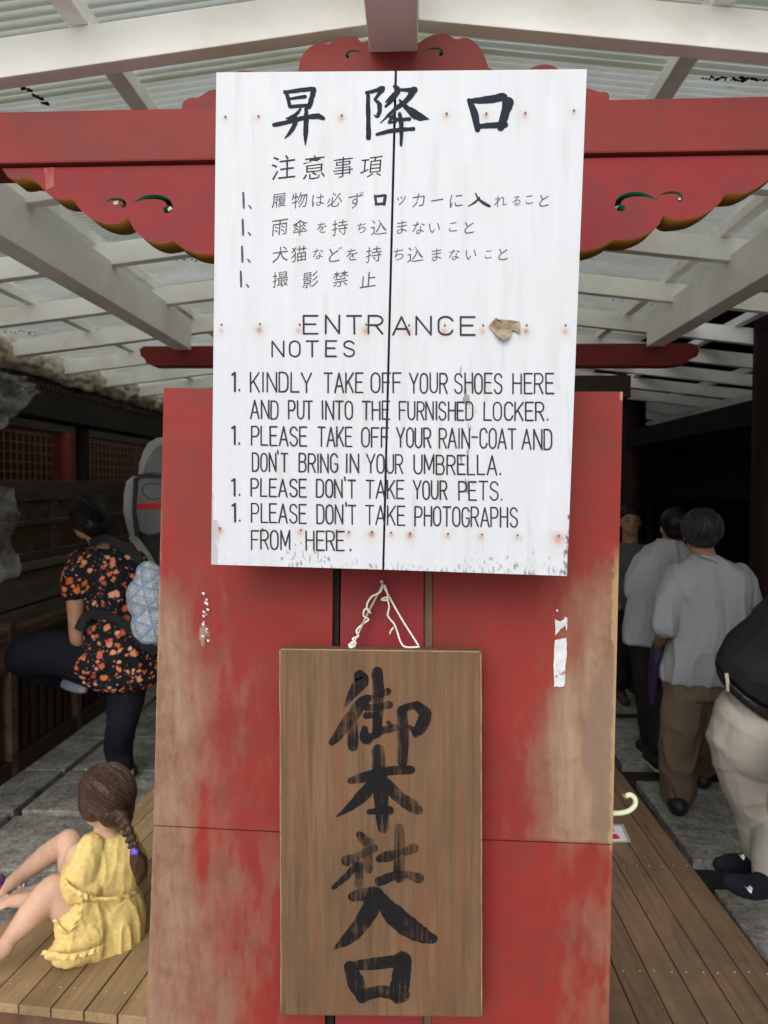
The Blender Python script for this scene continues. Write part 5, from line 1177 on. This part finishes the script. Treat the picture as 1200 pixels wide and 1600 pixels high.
B.done('skirt', M['yellow'], gr, .005, .0075, (26, 26, 6), 2, 8)
def frill(name, pts, w_, down, mat, par, amp=.010, fr=.62, th=.0022):
    """a gathered strip of cloth sewn along pts and flaring towards down"""
    P = [Vector(p) for p in smooth_path([tuple(p) for p in pts], 14)]; n_ = len(P); down = Vector(down).normalized(); vs, fs = [], []; m = 5
    for sgn in (0, 1):
        for i, p in enumerate(P):
            t = (P[min(i+1, n_-1)]-P[max(i-1, 0)]).normalized(); o = t.cross(down).normalized()
            if o.dot(EYE-p) < 0: o = -o
            for k in range(m):
                f = k/(m-1); ph = i*fr+1.5*fbm(i*.07, 3, 0, 2)
                vs.append(p+down*w_*f*(1+.18*math.sin(ph*.7+2))+o*(amp*f**.7*math.sin(ph)+.004*f)+t*amp*.4*f*math.cos(ph*1.1)+o*(th*(1-sgn)))
    N = n_*m
    for i in range(n_-1):
        for k in range(m-1): a = i*m+k; fs.append((a, a+1, a+m+1, a+m)); fs.append((N+a, N+a+m, N+a+m+1, N+a+1))
        fs.append((i*m+m-1, N+i*m+m-1, N+(i+1)*m+m-1, (i+1)*m+m-1)); fs.append((i*m, (i+1)*m, N+(i+1)*m, N+i*m))
    return pydata(name, vs, fs, mat, par, smooth=True)
frill('sleeve_frill', [A(104, 1372, 2.31), A(110, 1382, 2.285), A(122, 1390, 2.275), A(136, 1396, 2.28), A(146, 1396, 2.30)], .014, (-.25, -.1, -1), M['yellow'], gr, .005)
frill('slit_frill', [A(131, 1402, 2.30), A(129, 1425, 2.29), A(120, 1444, 2.28), A(108, 1455, 2.28), A(98, 1450, 2.28), A(88, 1436, 2.30)], .011, (-.8, -.1, -.3), M['yellow'], gr, .004)
frill('hem_frill', [A(68, 1484, 2.27), A(82, 1486, 2.255), A(100, 1490, 2.245), A(118, 1489, 2.25), A(138, 1484, 2.27), A(156, 1478, 2.29)], .016, (-.35, -.4, -1), M['yellow'], gr, .005)
frill('waist_frill', [A(128, 1398, 2.335), A(150, 1401, 2.325), A(175, 1401, 2.335), A(198, 1397, 2.375), A(212, 1391, 2.42)], .008, (0, 0, -1), M['yellow'], gr, .003)
# braided hair
X, Y, Z = RG.col[0], RG.col[1], RG.col[2]
B = Body(); B.ball(gh+Z*.020-Y*.014, (.079, .090, .086), RG); B.ball(gh+Z*.028+Y*.002, (.078, .088, .083), RG); B.ball(gh-Y*.045-Z*.03, (.066, .050, .058), RG); B.ball(gh-Y*.05-Z*.062+X*.012, (.042, .036, .034), RG); B.ball(gh+X*.052*-1-Z*.01+Y*.01, (.030, .048, .05), RG)
B.done('hair', M['hairB'], gr, .0045, .0014, (40, 40, 10), 2, 4)
strands('hair_strands', gh+Z*.022-Y*.013, RG, (.080, .091, .089), (.35, -.8, -.62), 380, M['hairB2'], gr, .0011, .0035, -.45, None, 9)
B = Body(); bp = [A(186, 1268, 2.36), A(194, 1285, 2.345), A(201, 1302, 2.34), A(207, 1318, 2.34), A(211, 1330, 2.35)]
Pb = smooth_path([tuple(p) for p in bp], 3)
for i, p in enumerate(Pb):
    r = .024-.0010*i; sgn = 1 if i % 2 else -1; B.ball(Vector(p)+Vector((sgn*.009, 0, 0)), (r*.75, r*.7, r*.55), Matrix.Rotation(sgn*.7, 3, 'Y'), 2)
B.done('braid', M['hairB'], gr, .0035, .0012, (60, 60, 30), 1)
B = Body(); B.limb([A(211, 1330, 2.35), A(216, 1345, 2.36), A(220, 1362, 2.37), A(216, 1380, 2.37)], [.013, .024, .022, .006]); B.done('braid_tail', M['hairB'], gr, .004, .004, (50, 50, 8), 1)
tube('hair_tie', [A(207, 1328, 2.35), A(217, 1330.5, 2.35)], .014, pm('purple_elastic', (.16, .10, .62), .4), gr, 12)
sd_ = thing('sandal', 'light blue and white sandal lying on the paving beside the child', 'sandal', atz(45, 1392, .03))
def sole(par, c, L_, w_, ang, mat, z0, th):
    bm = bmesh.new(); r = []; ca, sa = math.cos(ang), math.sin(ang)
    for k in range(26):
        a = 2*math.pi*k/26; u = math.cos(a)*L_/2; v = math.sin(a)*w_/2*(1+.18*math.cos(a)-.15*math.cos(2*a)); r.append((c.x+u*ca-v*sa, c.y+u*sa+v*ca))
    f = [bm.verts.new((x, y, z0)) for x, y in r]; g = [bm.verts.new((x, y, z0+th)) for x, y in r]; bm.faces.new(f[::-1]); bm.faces.new(g)
    for k in range(26): bm.faces.new((f[k], f[(k+1) % 26], g[(k+1) % 26], g[k]))
    return bm
c = atz(50, 1388, .03); from_bm('sole', sole(0, c, .19, .075, .35, 0, .006, .018), pm('white_sole', (.6, .62, .64), .5), sd_); from_bm('footbed', sole(0, c, .18, .068, .35, 0, .0245, .006), pm('teal_footbed', (.08, .32, .40), .5), sd_)
for k in (-.03, .045):
    tube('strap', [tuple(p) for p in smooth_path([(c.x+k*.94+.034*.34, c.y+k*.34-.034, .03), (c.x+k*.94, c.y+k*.34, .062), (c.x+k*.94-.034*.34, c.y+k*.34+.034, .03)], 6)], .006, pm('sky_strap', (.25, .45, .60), .4), sd_, 8)
ps = thing('shoe', 'purple child shoe held at the left edge of the photo', 'shoe', A(-6, 1392, 2.62))
B = Body(); B.limb([A(0, 1374, 2.60), A(-12, 1392, 2.60), A(-20, 1412, 2.60)], [.019, .023, .020]); B.done('upper', cloth('purple_shoe', (.10, .03, .12)), ps, .005)
tube('pink_trim', [A(-5, 1381, 2.580), A(0, 1385, 2.580), A(-3, 1393, 2.580)], .003, pm('pink_trim', (.5, .15, .4), .4), ps)

# --- grey-haired man seen from behind
def torso_clothes(name, secs, sleeves, mat, root, vox=.008, wr=.008, fr=(10, 10, 4), seed=0, extra=()):
    B = Body(); B.rings(secs, 32)
    for p, r in sleeves: B.limb(p, r)
    for c, r in extra: B.ball(c, r)
    return B.done(name, mat, root, vox, wr, fr, 4, seed)
D = 4.0
gm_ = thing('person', 'grey-haired person in light grey shirt and brown trousers, back turned, holding an umbrella', 'person', (at(1075, 1240, D).x, D, 0))
hc2 = A(1095, 835, D-.02); la = Vector((1, -.10, 0)); de = Vector((.10, 1, 0))
B = Body(); Rm = head(B, hc2, (.12, 1, -.25), (.04, 0, 1), 1.03); B.limb([hc2-Vector((0, 0, .05)), A(1100, 868, D), A(1104, 885, D)], [.058, .058, .065])
B.rings([(A(1105, 880, D), .11, .07, la, de), (A(1108, 903, D), .165, .085, la, de), (A(1108, 950, D), .16, .10, la, de), (A(1095, 1030, D), .145, .10, la, de), (A(1092, 1080, D), .150, .11, la, de)])
hL = A(1075, 1075, D); hR = A(1108, 1075, D)
B.limb([A(1050, 905, D), A(1040, 950, D-.03), A(1036, 985, D-.06)], [.040, .040, .036]); B.limb([A(1036, 985, D-.06), A(1032, 1000, D+.10), A(1030, 1008, D+.22)], [.038, .032, .027]); B.hand(A(1030, 1008, D+.22), (0, 1, -.3), (1, 0, 0), 1, .9)
B.limb([A(1160, 905, D+.02), A(1172, 950, D+.06), A(1160, 985, D+.18)], [.040, .038, .030]); B.hand(A(1160, 985, D+.18), (-.5, 1, 0), (0, 0, 1), 1, .6)
B.limb([hL, A(1062, 1160, D-.02), A(1060, 1235, D+.06)], [.10, .062, .042]); B.limb([A(1058, 1246, D-.0), A(1052, 1252, D+.12)], [.042, .034]); B.limb([hR, A(1098, 1150, D+.12), A(1098, 1200, D+.40)], [.10, .062, .042]); B.limb([A(1098, 1215, D+.36), A(1092, 1210, D+.5)], [.04, .033])
B.done('body', M['skinC'], gm_, .008)
B = Body(); X, Y, Z = Rm.col; X, Y, Z = Rm.col[0], Rm.col[1], Rm.col[2]
B.ball(hc2+Z*.036-Y*.020, (.100, .110, .100), Rm); B.ball(hc2-Y*.050-Z*.012, (.086, .056, .056), Rm); B.done('hair', M['hairG'], gm_, .006, .0015, (34, 34, 20), 3, 7)
strands('hair_strands', hc2+Z*.036-Y*.020, Rm, (.100, .110, .100), (0, -.6, -1), 420, M['hairG'], gm_, .0016, .004, -.5, .45, 4)
gshirt = cloth('light_grey_shirt', (.26, .27, .30), .85, .06)
torso_clothes('shirt', [(A(1102, 868, D), .070, .062, la, de), (A(1105, 878, D), .125, .085, la, de), (A(1108, 893, D), .185, .105, la, de), (A(1108, 915, D), .212, .125, la, de), (A(1108, 960, D), .195, .135, la, de), (A(1104, 1000, D), .185, .14, la, de), (A(1096, 1045, D), .195, .15, la, de), (A(1094, 1062, D), .19, .145, la, de)],
    [([A(1062, 900, D), A(1048, 935, D-.02), A(1038, 978, D-.05)], [.066, .070, .068]), ([A(1154, 902, D+.01), A(1166, 930, D+.05), A(1169, 950, D+.08)], [.064, .064, .060])], gshirt, gm_, vox=.006, wr=.017, fr=(10, 10, 2.6), seed=2)
B = Body(); B.limb([A(1095, 868, D-.085), A(1106, 871, D-.09), A(1119, 877, D-.085), A(1127, 884, D-.06)], [.008, .010, .010, .006]); B.done('collar', cloth('grey_collar', (.27, .285, .31)), gm_, .005, smooth=1)
brn = cloth('brown_trousers', (.115, .085, .060), .85, .08)
B = Body(); B.rings([(A(1092, 1050, D), .165, .13, la, de), (A(1090, 1085, D), .165, .135, la, de)]); B.limb([hL, A(1063, 1150, D-.02), A(1060, 1200, D+.02), A(1060, 1238, D+.05)], [.112, .094, .085, .080]); B.limb([hR, A(1100, 1140, D+.10), A(1098, 1195, D+.35)], [.112, .092, .078])
B.done('trousers', brn, gm_, .008, .017, (8, 8, 5), 4, 4)
for cst in ([A(1061, 1250, D-.04), A(1051, 1253, D+.12), A(1046, 1256, D+.2)], [A(1098, 1214, D+.32), A(1092, 1213, D+.48), A(1090, 1214, D+.55)]):
    B = Body(); B.limb([Vector((p.x, p.y, .045)) for p in cst], [.050, .050, .040]); B.done('shoe', cloth('black_shoe', (.015, .014, .013), .4), gm_, .007)
mu_ = thing('umbrella', 'folded dark purple umbrella held by the grey-haired person', 'umbrella', A(1028, 1050, D+.2))
B = Body(); B.limb([A(1033, 985, D+.24), A(1031, 1010, D+.24), A(1024, 1060, D+.24), A(1018, 1098, D+.24)], [.012, .040, .034, .010]); B.done('canopy', cloth('purple_nylon', (.030, .018, .060), .4), mu_, .006, .007, (30, 30, 4))
tube('shaft', [A(1036, 960, D+.24), A(1016, 1112, D+.24)], .006, strap, mu_)

# --- the person left of him in a white shirt
D = 4.75
w2 = thing('person', 'dark-haired person in pale shirt and black trousers seen from behind', 'person', (at(1020, 1170, D).x, D, 0))
hc3 = A(1053, 824, D); la = Vector((1, .15, 0)); de = Vector((-.15, 1, 0))
B = Body(); Rm = head(B, hc3, (-.05, 1, -.35), (0, .1, 1), 1.0); B.limb([hc3-Vector((0, 0, .04)), A(1048, 850, D)], [.052, .058])
B.rings([(A(1045, 860, D), .10, .07, la, de), (A(1042, 880, D), .155, .09, la, de), (A(1035, 940, D), .15, .10, la, de), (A(1028, 1000, D), .15, .10, la, de), (A(1026, 1030, D), .14, .1, la, de)])
B.limb([A(1000, 885, D), A(990, 930, D), A(992, 960, D+.12)], [.040, .038, .028]); B.hand(A(992, 960, D+.12), (0, 1, .1), (1, 0, 0), .95, .6); B.limb([A(1084, 885, D), A(1090, 930, D), A(1082, 960, D+.1)], [.04, .038, .028]); B.hand(A(1082, 960, D+.1), (0, 1, .1), (-1, 0, 0), .95, .6)
B.limb([A(1015, 1020, D), A(1016, 1090, D), A(1018, 1155, D+.05)], [.09, .056, .036]); B.limb([A(1038, 1020, D), A(1035, 1090, D-.05), A(1032, 1172, D-.15)], [.09, .056, .036]); B.done('body', M['skinC'], w2, .008)
B = Body(); X, Y, Z = Rm.col[0], Rm.col[1], Rm.col[2]; B.ball(hc3+Z*.030-Y*.02, (.085, .096, .092), Rm); B.ball(hc3-Y*.045-Z*.03, (.07, .05, .05), Rm); B.done('hair', M['hairK'], w2, .007, .004, (34, 34, 20))
torso_clothes('shirt', [(A(1047, 845, D), .075, .065, la, de), (A(1045, 855, D), .13, .09, la, de), (A(1042, 868, D), .185, .11, la, de), (A(1038, 890, D), .205, .125, la, de), (A(1032, 940, D), .19, .13, la, de), (A(1025, 990, D), .195, .135, la, de), (A(1024, 1003, D), .19, .13, la, de)],
    [([A(1006, 880, D), A(997, 905, D), A(994, 922, D)], [.066, .068, .064]), ([A(1076, 880, D), A(1084, 920, D)], [.066, .064])], cloth('white_blue_shirt', (.34, .36, .41), .85, .06), w2, vox=.006, wr=.016, fr=(10, 10, 2.6), seed=8)
B = Body(); bk = cloth('black_trousers', (.012, .011, .012), .8); B.limb([A(1012, 1000, D), A(1014, 1080, D), A(1017, 1150, D+.05)], [.11, .085, .065]); B.limb([A(1036, 1000, D), A(1034, 1085, D-.05), A(1032, 1165, D-.14)], [.11, .085, .065]); B.done('trousers', bk, w2, .008, .007)
for (x, y, dd) in ((1018, 1158, .0), (1030, 1176, -.18)):
    p = A(x, y, D+dd); B = Body(); B.limb([(p.x, p.y-.02, .05), (p.x-.02, p.y+.16, .045)], [.042, .036]); B.done('shoe', strap, w2, .007)
    B = Body(); B.limb([(p.x, p.y-.045, .018), (p.x-.02, p.y+.17, .018)], [.040, .034], flat=.3, lat=(1, 0, 0)); B.done('sole', pm('pale_sole', (.45, .43, .38), .6), w2, .005, smooth=1)

# --- the man facing us in the gloom
D = 6.1
w3 = thing('person', 'person in dark grey shirt facing the street from the gloom beside the red board', 'person', (at(983, 1080, D).x, D, 0))
hc4 = A(984, 815, D); la = Vector((-1, 0, 0)); de = Vector((0, -1, 0))
B = Body(); Rm = head(B, hc4, (-.10, -1, -.22), (0, 0, 1), 1.05); B.limb([hc4-Vector((0, 0, .05)), A(985, 850, D)], [.055, .062])
B.rings([(A(986, 855, D), .10, .065, la, de), (A(987, 870, D), .16, .09, la, de), (A(987, 930, D), .165, .12, la, de), (A(986, 965, D), .16, .11, la, de)])
for s in (-1, 1): B.limb([A(987+s*34, 868, D), A(987+s*40, 905, D+.03), A(987+s*34, 940, D-.12)], [.052, .042, .03]); B.hand(A(987+s*34, 940, D-.12), (-s*.3, -1, 0), (0, 0, -1), 1, .6, s); B.limb([A(987+s*16, 960, D), A(987+s*16, 1010, D), A(987+s*16, 1070, D)], [.09, .056, .04])
B.done('body', M['skinC'], w3, .008); eyes(hc4, Rm, w3, 1.05)
B = Body(); X, Y, Z = Rm.col[0], Rm.col[1], Rm.col[2]; B.ball(hc4+Z*.062-Y*.016, (.092, .104, .078), Rm); B.ball(hc4+Z*.02-Y*.04, (.09, .07, .085), Rm); B.done('hair', M['hairK'], w3, .007, .004, (34, 34, 20))
torso_clothes('shirt', [(A(986, 848, D), .07, .065, la, de), (A(986, 855, D), .15, .09, la, de), (A(987, 872, D), .215, .13, la, de), (A(987, 930, D), .20, .14, la, de), (A(987, 950, D), .18, .13, la, de)], [([A(987+s*36, 870, D), A(987+s*40, 905, D+.02)], [.08, .065]) for s in (-1, 1)], cloth('charcoal_shirt', (.085, .092, .105)), w3, wr=.008)
B = Body()
for s in (-1, 1): B.limb([A(987+s*15, 950, D), A(987+s*16, 1010, D), A(987+s*17, 1066, D)], [.11, .085, .07])
B.done('trousers', bk, w3, .009, .006)
ribbon('bag_strap', [A(1004, 858, D-.10), A(1010, 880, D-.14), A(1008, 920, D-.15), A(1003, 945, D-.14)], .05, (0, -1, 0), strap, w3)
for s in (-1, 1):
    p = A(987+s*17, 1078, D); B = Body(); B.limb([(p.x, p.y+.03, .045), (p.x+s*.02, p.y-.18, .04)], [.045, .036]); B.done('shoe', cloth('brown_shoe', (.06, .035, .022)), w3, .008)

# --- bending person in cream trousers at the right edge
D = 2.95
w4 = thing('person', 'bending person in black polo, belt, cream trousers and navy socks at the deck edge', 'person', (at(1180, 1390, D).x, D, 0))
cream = cloth('cream_chinos', (.31, .293, .258), .8, .05)
wst = A(1178, 1068, D); sa = Vector((.45, -.35, .82)).normalized()        # spine leans right and towards the street
shc = A(1262, 965, D-.10)
lat4 = Vector((.55, .83, 0)).normalized(); lat4 = (lat4-sa*lat4.dot(sa)).normalized(); dep4 = sa.cross(lat4)
B = Body(); hd4 = A(1345, 905, D-.15); Rm = head(B, hd4, (.8, -.2, -.55), (.5, -.1, .85), 1.03)
B.rings([(A(1192, 1105, D), .14, .11, lat4, dep4), (wst, .145, .11, lat4, dep4), (A(1222, 1010, D-.05), .165, .12, lat4, dep4), (shc, .19, .11, lat4, dep4), (A(1285, 942, D-.12), .11, .07, lat4, dep4)]); B.limb([A(1280, 945, D-.12), hd4], [.06, .055])
for s, Yo in ((-1, -.18), (1, .16)): B.limb([A(1258, 975, D+Yo), A(1262, 1080, D+Yo), A(1275, 1160, D+Yo*.6)], [.055, .044, .030]); B.hand(A(1275, 1160, D+Yo*.6), (-.2, 0, -1), (0, -s, 0), 1, .5, s)
hA = A(1168, 1130, D-.02); kA = A(1196, 1262, D-.02); aA = A(1176, 1352, D+.02); hB_ = A(1192, 1130, D+.10); kB = A(1225, 1255, D+.0); aB = A(1206, 1378, D-.20)
B.limb([hA, A(1182, 1200, D-.03), kA, A(1190, 1310, D), aA], [.11, .09, .065, .052, .036]); B.limb([hB_, kB, aB], [.11, .066, .038])
B.limb([aA, A(1150, 1350, D-.02), A(1128, 1352, D-.06)], [.036, .036, .026]); B.limb([aB, A(1170, 1388, D-.25), A(1148, 1384, D-.30)], [.038, .036, .026])
B.done('body', M['skinC'], w4, .008)
B = Body(); X, Y, Z = Rm.col[0], Rm.col[1], Rm.col[2]; B.ball(hd4+Z*.03-Y*.02, (.088, .098, .096), Rm); B.done('hair', M['hairK'], w4, .008, .004, (34, 34, 20))
B = Body(); B.rings([(A(1192, 1115, D), .17, .14, lat4, dep4), (A(1184, 1084, D), .170, .140, lat4, dep4), (A(1180, 1072, D), .155, .125, lat4, dep4)])
B.ball(A(1163, 1132, D-.02), (.112, .125, .15)); B.ball(A(1186, 1160, D-.08), (.13, .10, .16))
B.limb([A(1162, 1150, D-.02), A(1172, 1205, D-.02), A(1188, 1260, D-.02), A(1194, 1310, D), A(1192, 1330, D+.01)], [.132, .118, .100, .086, .080]); B.limb([A(1196, 1150, D+.08), A(1222, 1240, D), A(1214, 1330, D-.14), A(1211, 1362, D-.19)], [.14, .108, .086, .075])
B.done('trousers', cream, w4, .007, .008, (4, 4, 9), 6, 12)
B = Body(); B.rings([(A(1181, 1082, D), .190, .158, lat4, dep4), (A(1177, 1064, D), .188, .156, lat4, dep4)]); B.done('belt', cloth('black_leather', (.012, .011, .011), .35), w4, .006, smooth=1)
for (x, y) in ((1137, 1066), (1191, 1078)):
    ribbon('belt_loop', [A(x-2, y-14, D-.155 if x > 1150 else D-.11), A(x, y, D-.163 if x > 1150 else D-.118), A(x+1, y+14, D-.158 if x > 1150 else D-.115)], .012, (-.3, -1, 0), cream, w4)
B = Body(); B.rings([(A(1177, 1060, D), .180, .150, lat4, dep4), (A(1190, 1040, D-.02), .186, .155, lat4, dep4), (A(1222, 1005, D-.05), .195, .150, lat4, dep4), (shc, .22, .14, lat4, dep4), (A(1285, 942, D-.12), .13, .09, lat4, dep4)])
for Yo in (-.18, .16): B.limb([A(1255, 968, D+Yo), A(1260, 1035, D+Yo)], [.085, .070])
B.done('polo_shirt', cloth('black_polo', (.010, .011, .014), .8), w4, .008, .010, (9, 9, 6), 4, 9)
nv = cloth('navy_sock', (.006, .008, .015), .95)
B = Body(); B.limb([A(1180, 1322, D+.02), aA, A(1150, 1349, D-.02), A(1124, 1351, D-.07)], [.048, .047, .038, .026]); B.done('sock', nv, w4, .006, .003)
B = Body(); B.limb([A(1210, 1362, D-.19), aB, A(1170, 1386, D-.26), A(1142, 1378, D-.32)], [.048, .049, .040, .028]); B.done('sock', nv, w4, .006, .003)
whm = pm('white_sock_mark', (.6, .6, .6), .6)
for (x, y, Y_, k) in ((1161, 1341, D-.098, .8), (1172, 1392, D-.348, 1.0)):
    vs = [A(x-5*k, y-3*k, Y_), A(x, y, Y_), A(x+4*k, y-4*k, Y_), A(x+2*k, y+4*k, Y_), A(x-1*k, y+2*k, Y_)]; b = [v+Vector((0, .02, 0)) for v in vs]; pydata('sock_mark', vs+b, [(0, 1, 4), (1, 2, 3, 4)]+[(k_, k_+5, (k_+1) % 5+5, (k_+1) % 5) for k_ in range(5)], whm, w4)
# --- elbow and blue sleeve of one more person at the frame edge
D = 2.55
w5 = thing('person', 'person cut off by the right edge with only a blue sleeve and elbow showing', 'person', (1.75, D, 0))
ox = 1.78
B = Body(); Rm = head(B, (ox+.1, D, 1.30), (-.5, .6, -.6), (-.2, .2, 1), 1.0); la, de = Vector((.7, .7, 0)), Vector((-.7, .7, 0)); B.limb([(ox+.1, D, 1.26), (ox+.08, D, 1.12)], [.05, .055])
B.rings([((ox+.08, D, 1.12), .13, .08, la, de), ((ox+.08, D, 1.02), .18, .11, la, de), ((ox+.14, D, .80), .15, .11, la, de), ((ox+.18, D, .62), .17, .12, la, de)])
B.limb([A(1300, 1135, D-.05), A(1250, 1190, D-.05), A(1218, 1250, D-.05)], [.055, .048, .042]); B.limb([A(1218, 1250, D-.05), A(1225, 1300, D-.08), A(1240, 1345, D-.12)], [.042, .038, .027]); B.hand(A(1240, 1345, D-.12), (.2, 0, -1), (1, 0, 0), 1, .6)
B.limb([(ox-.02+.2, D+.2, 1.05), (ox+.1, D+.25, .8), (ox-.05, D+.2, .6)], [.052, .042, .03]); B.hand((ox-.05, D+.2, .6), (-.3, 0, -1), (1, 0, 0), 1, .6)
for s in (-1, 1): B.limb([(ox+.18+s*.06, D+s*.08, .62), (ox+.14+s*.06, D+s*.09, .36), (ox+.16+s*.06, D+s*.10, .06)], [.09, .06, .04]); B.limb([(ox+.16+s*.06, D+s*.10, .035), (ox+.02+s*.06, D+s*.12+.1, .03)], [.04, .03])
B.done('body', skin('pink_skin', (.52, .28, .20)), w5, .009)
B = Body(); B.ball((ox+.11, D-.01, 1.335), (.085, .09, .085)); B.done('hair', M['hairK'], w5, .008)
B = Body(); B.rings([((ox+.08, D, 1.13), .13, .09, la, de), ((ox+.08, D, 1.03), .20, .13, la, de), ((ox+.14, D, .80), .18, .14, la, de), ((ox+.18, D, .58), .19, .14, la, de)]); B.limb([A(1300, 1135, D-.05), A(1256, 1182, D-.05), A(1236, 1212, D-.05)], [.075, .07, .066]); B.done('shirt', cloth('blue_shirt', (.035, .03, .19)), w5, .009, .008)
B = Body()
for s in (-1, 1): B.limb([(ox+.18+s*.06, D+s*.08, .60), (ox+.14+s*.06, D+s*.09, .36), (ox+.16+s*.06, D+s*.10, .10)], [.12, .09, .075])
B.done('trousers', bk, w5, .009, .007)
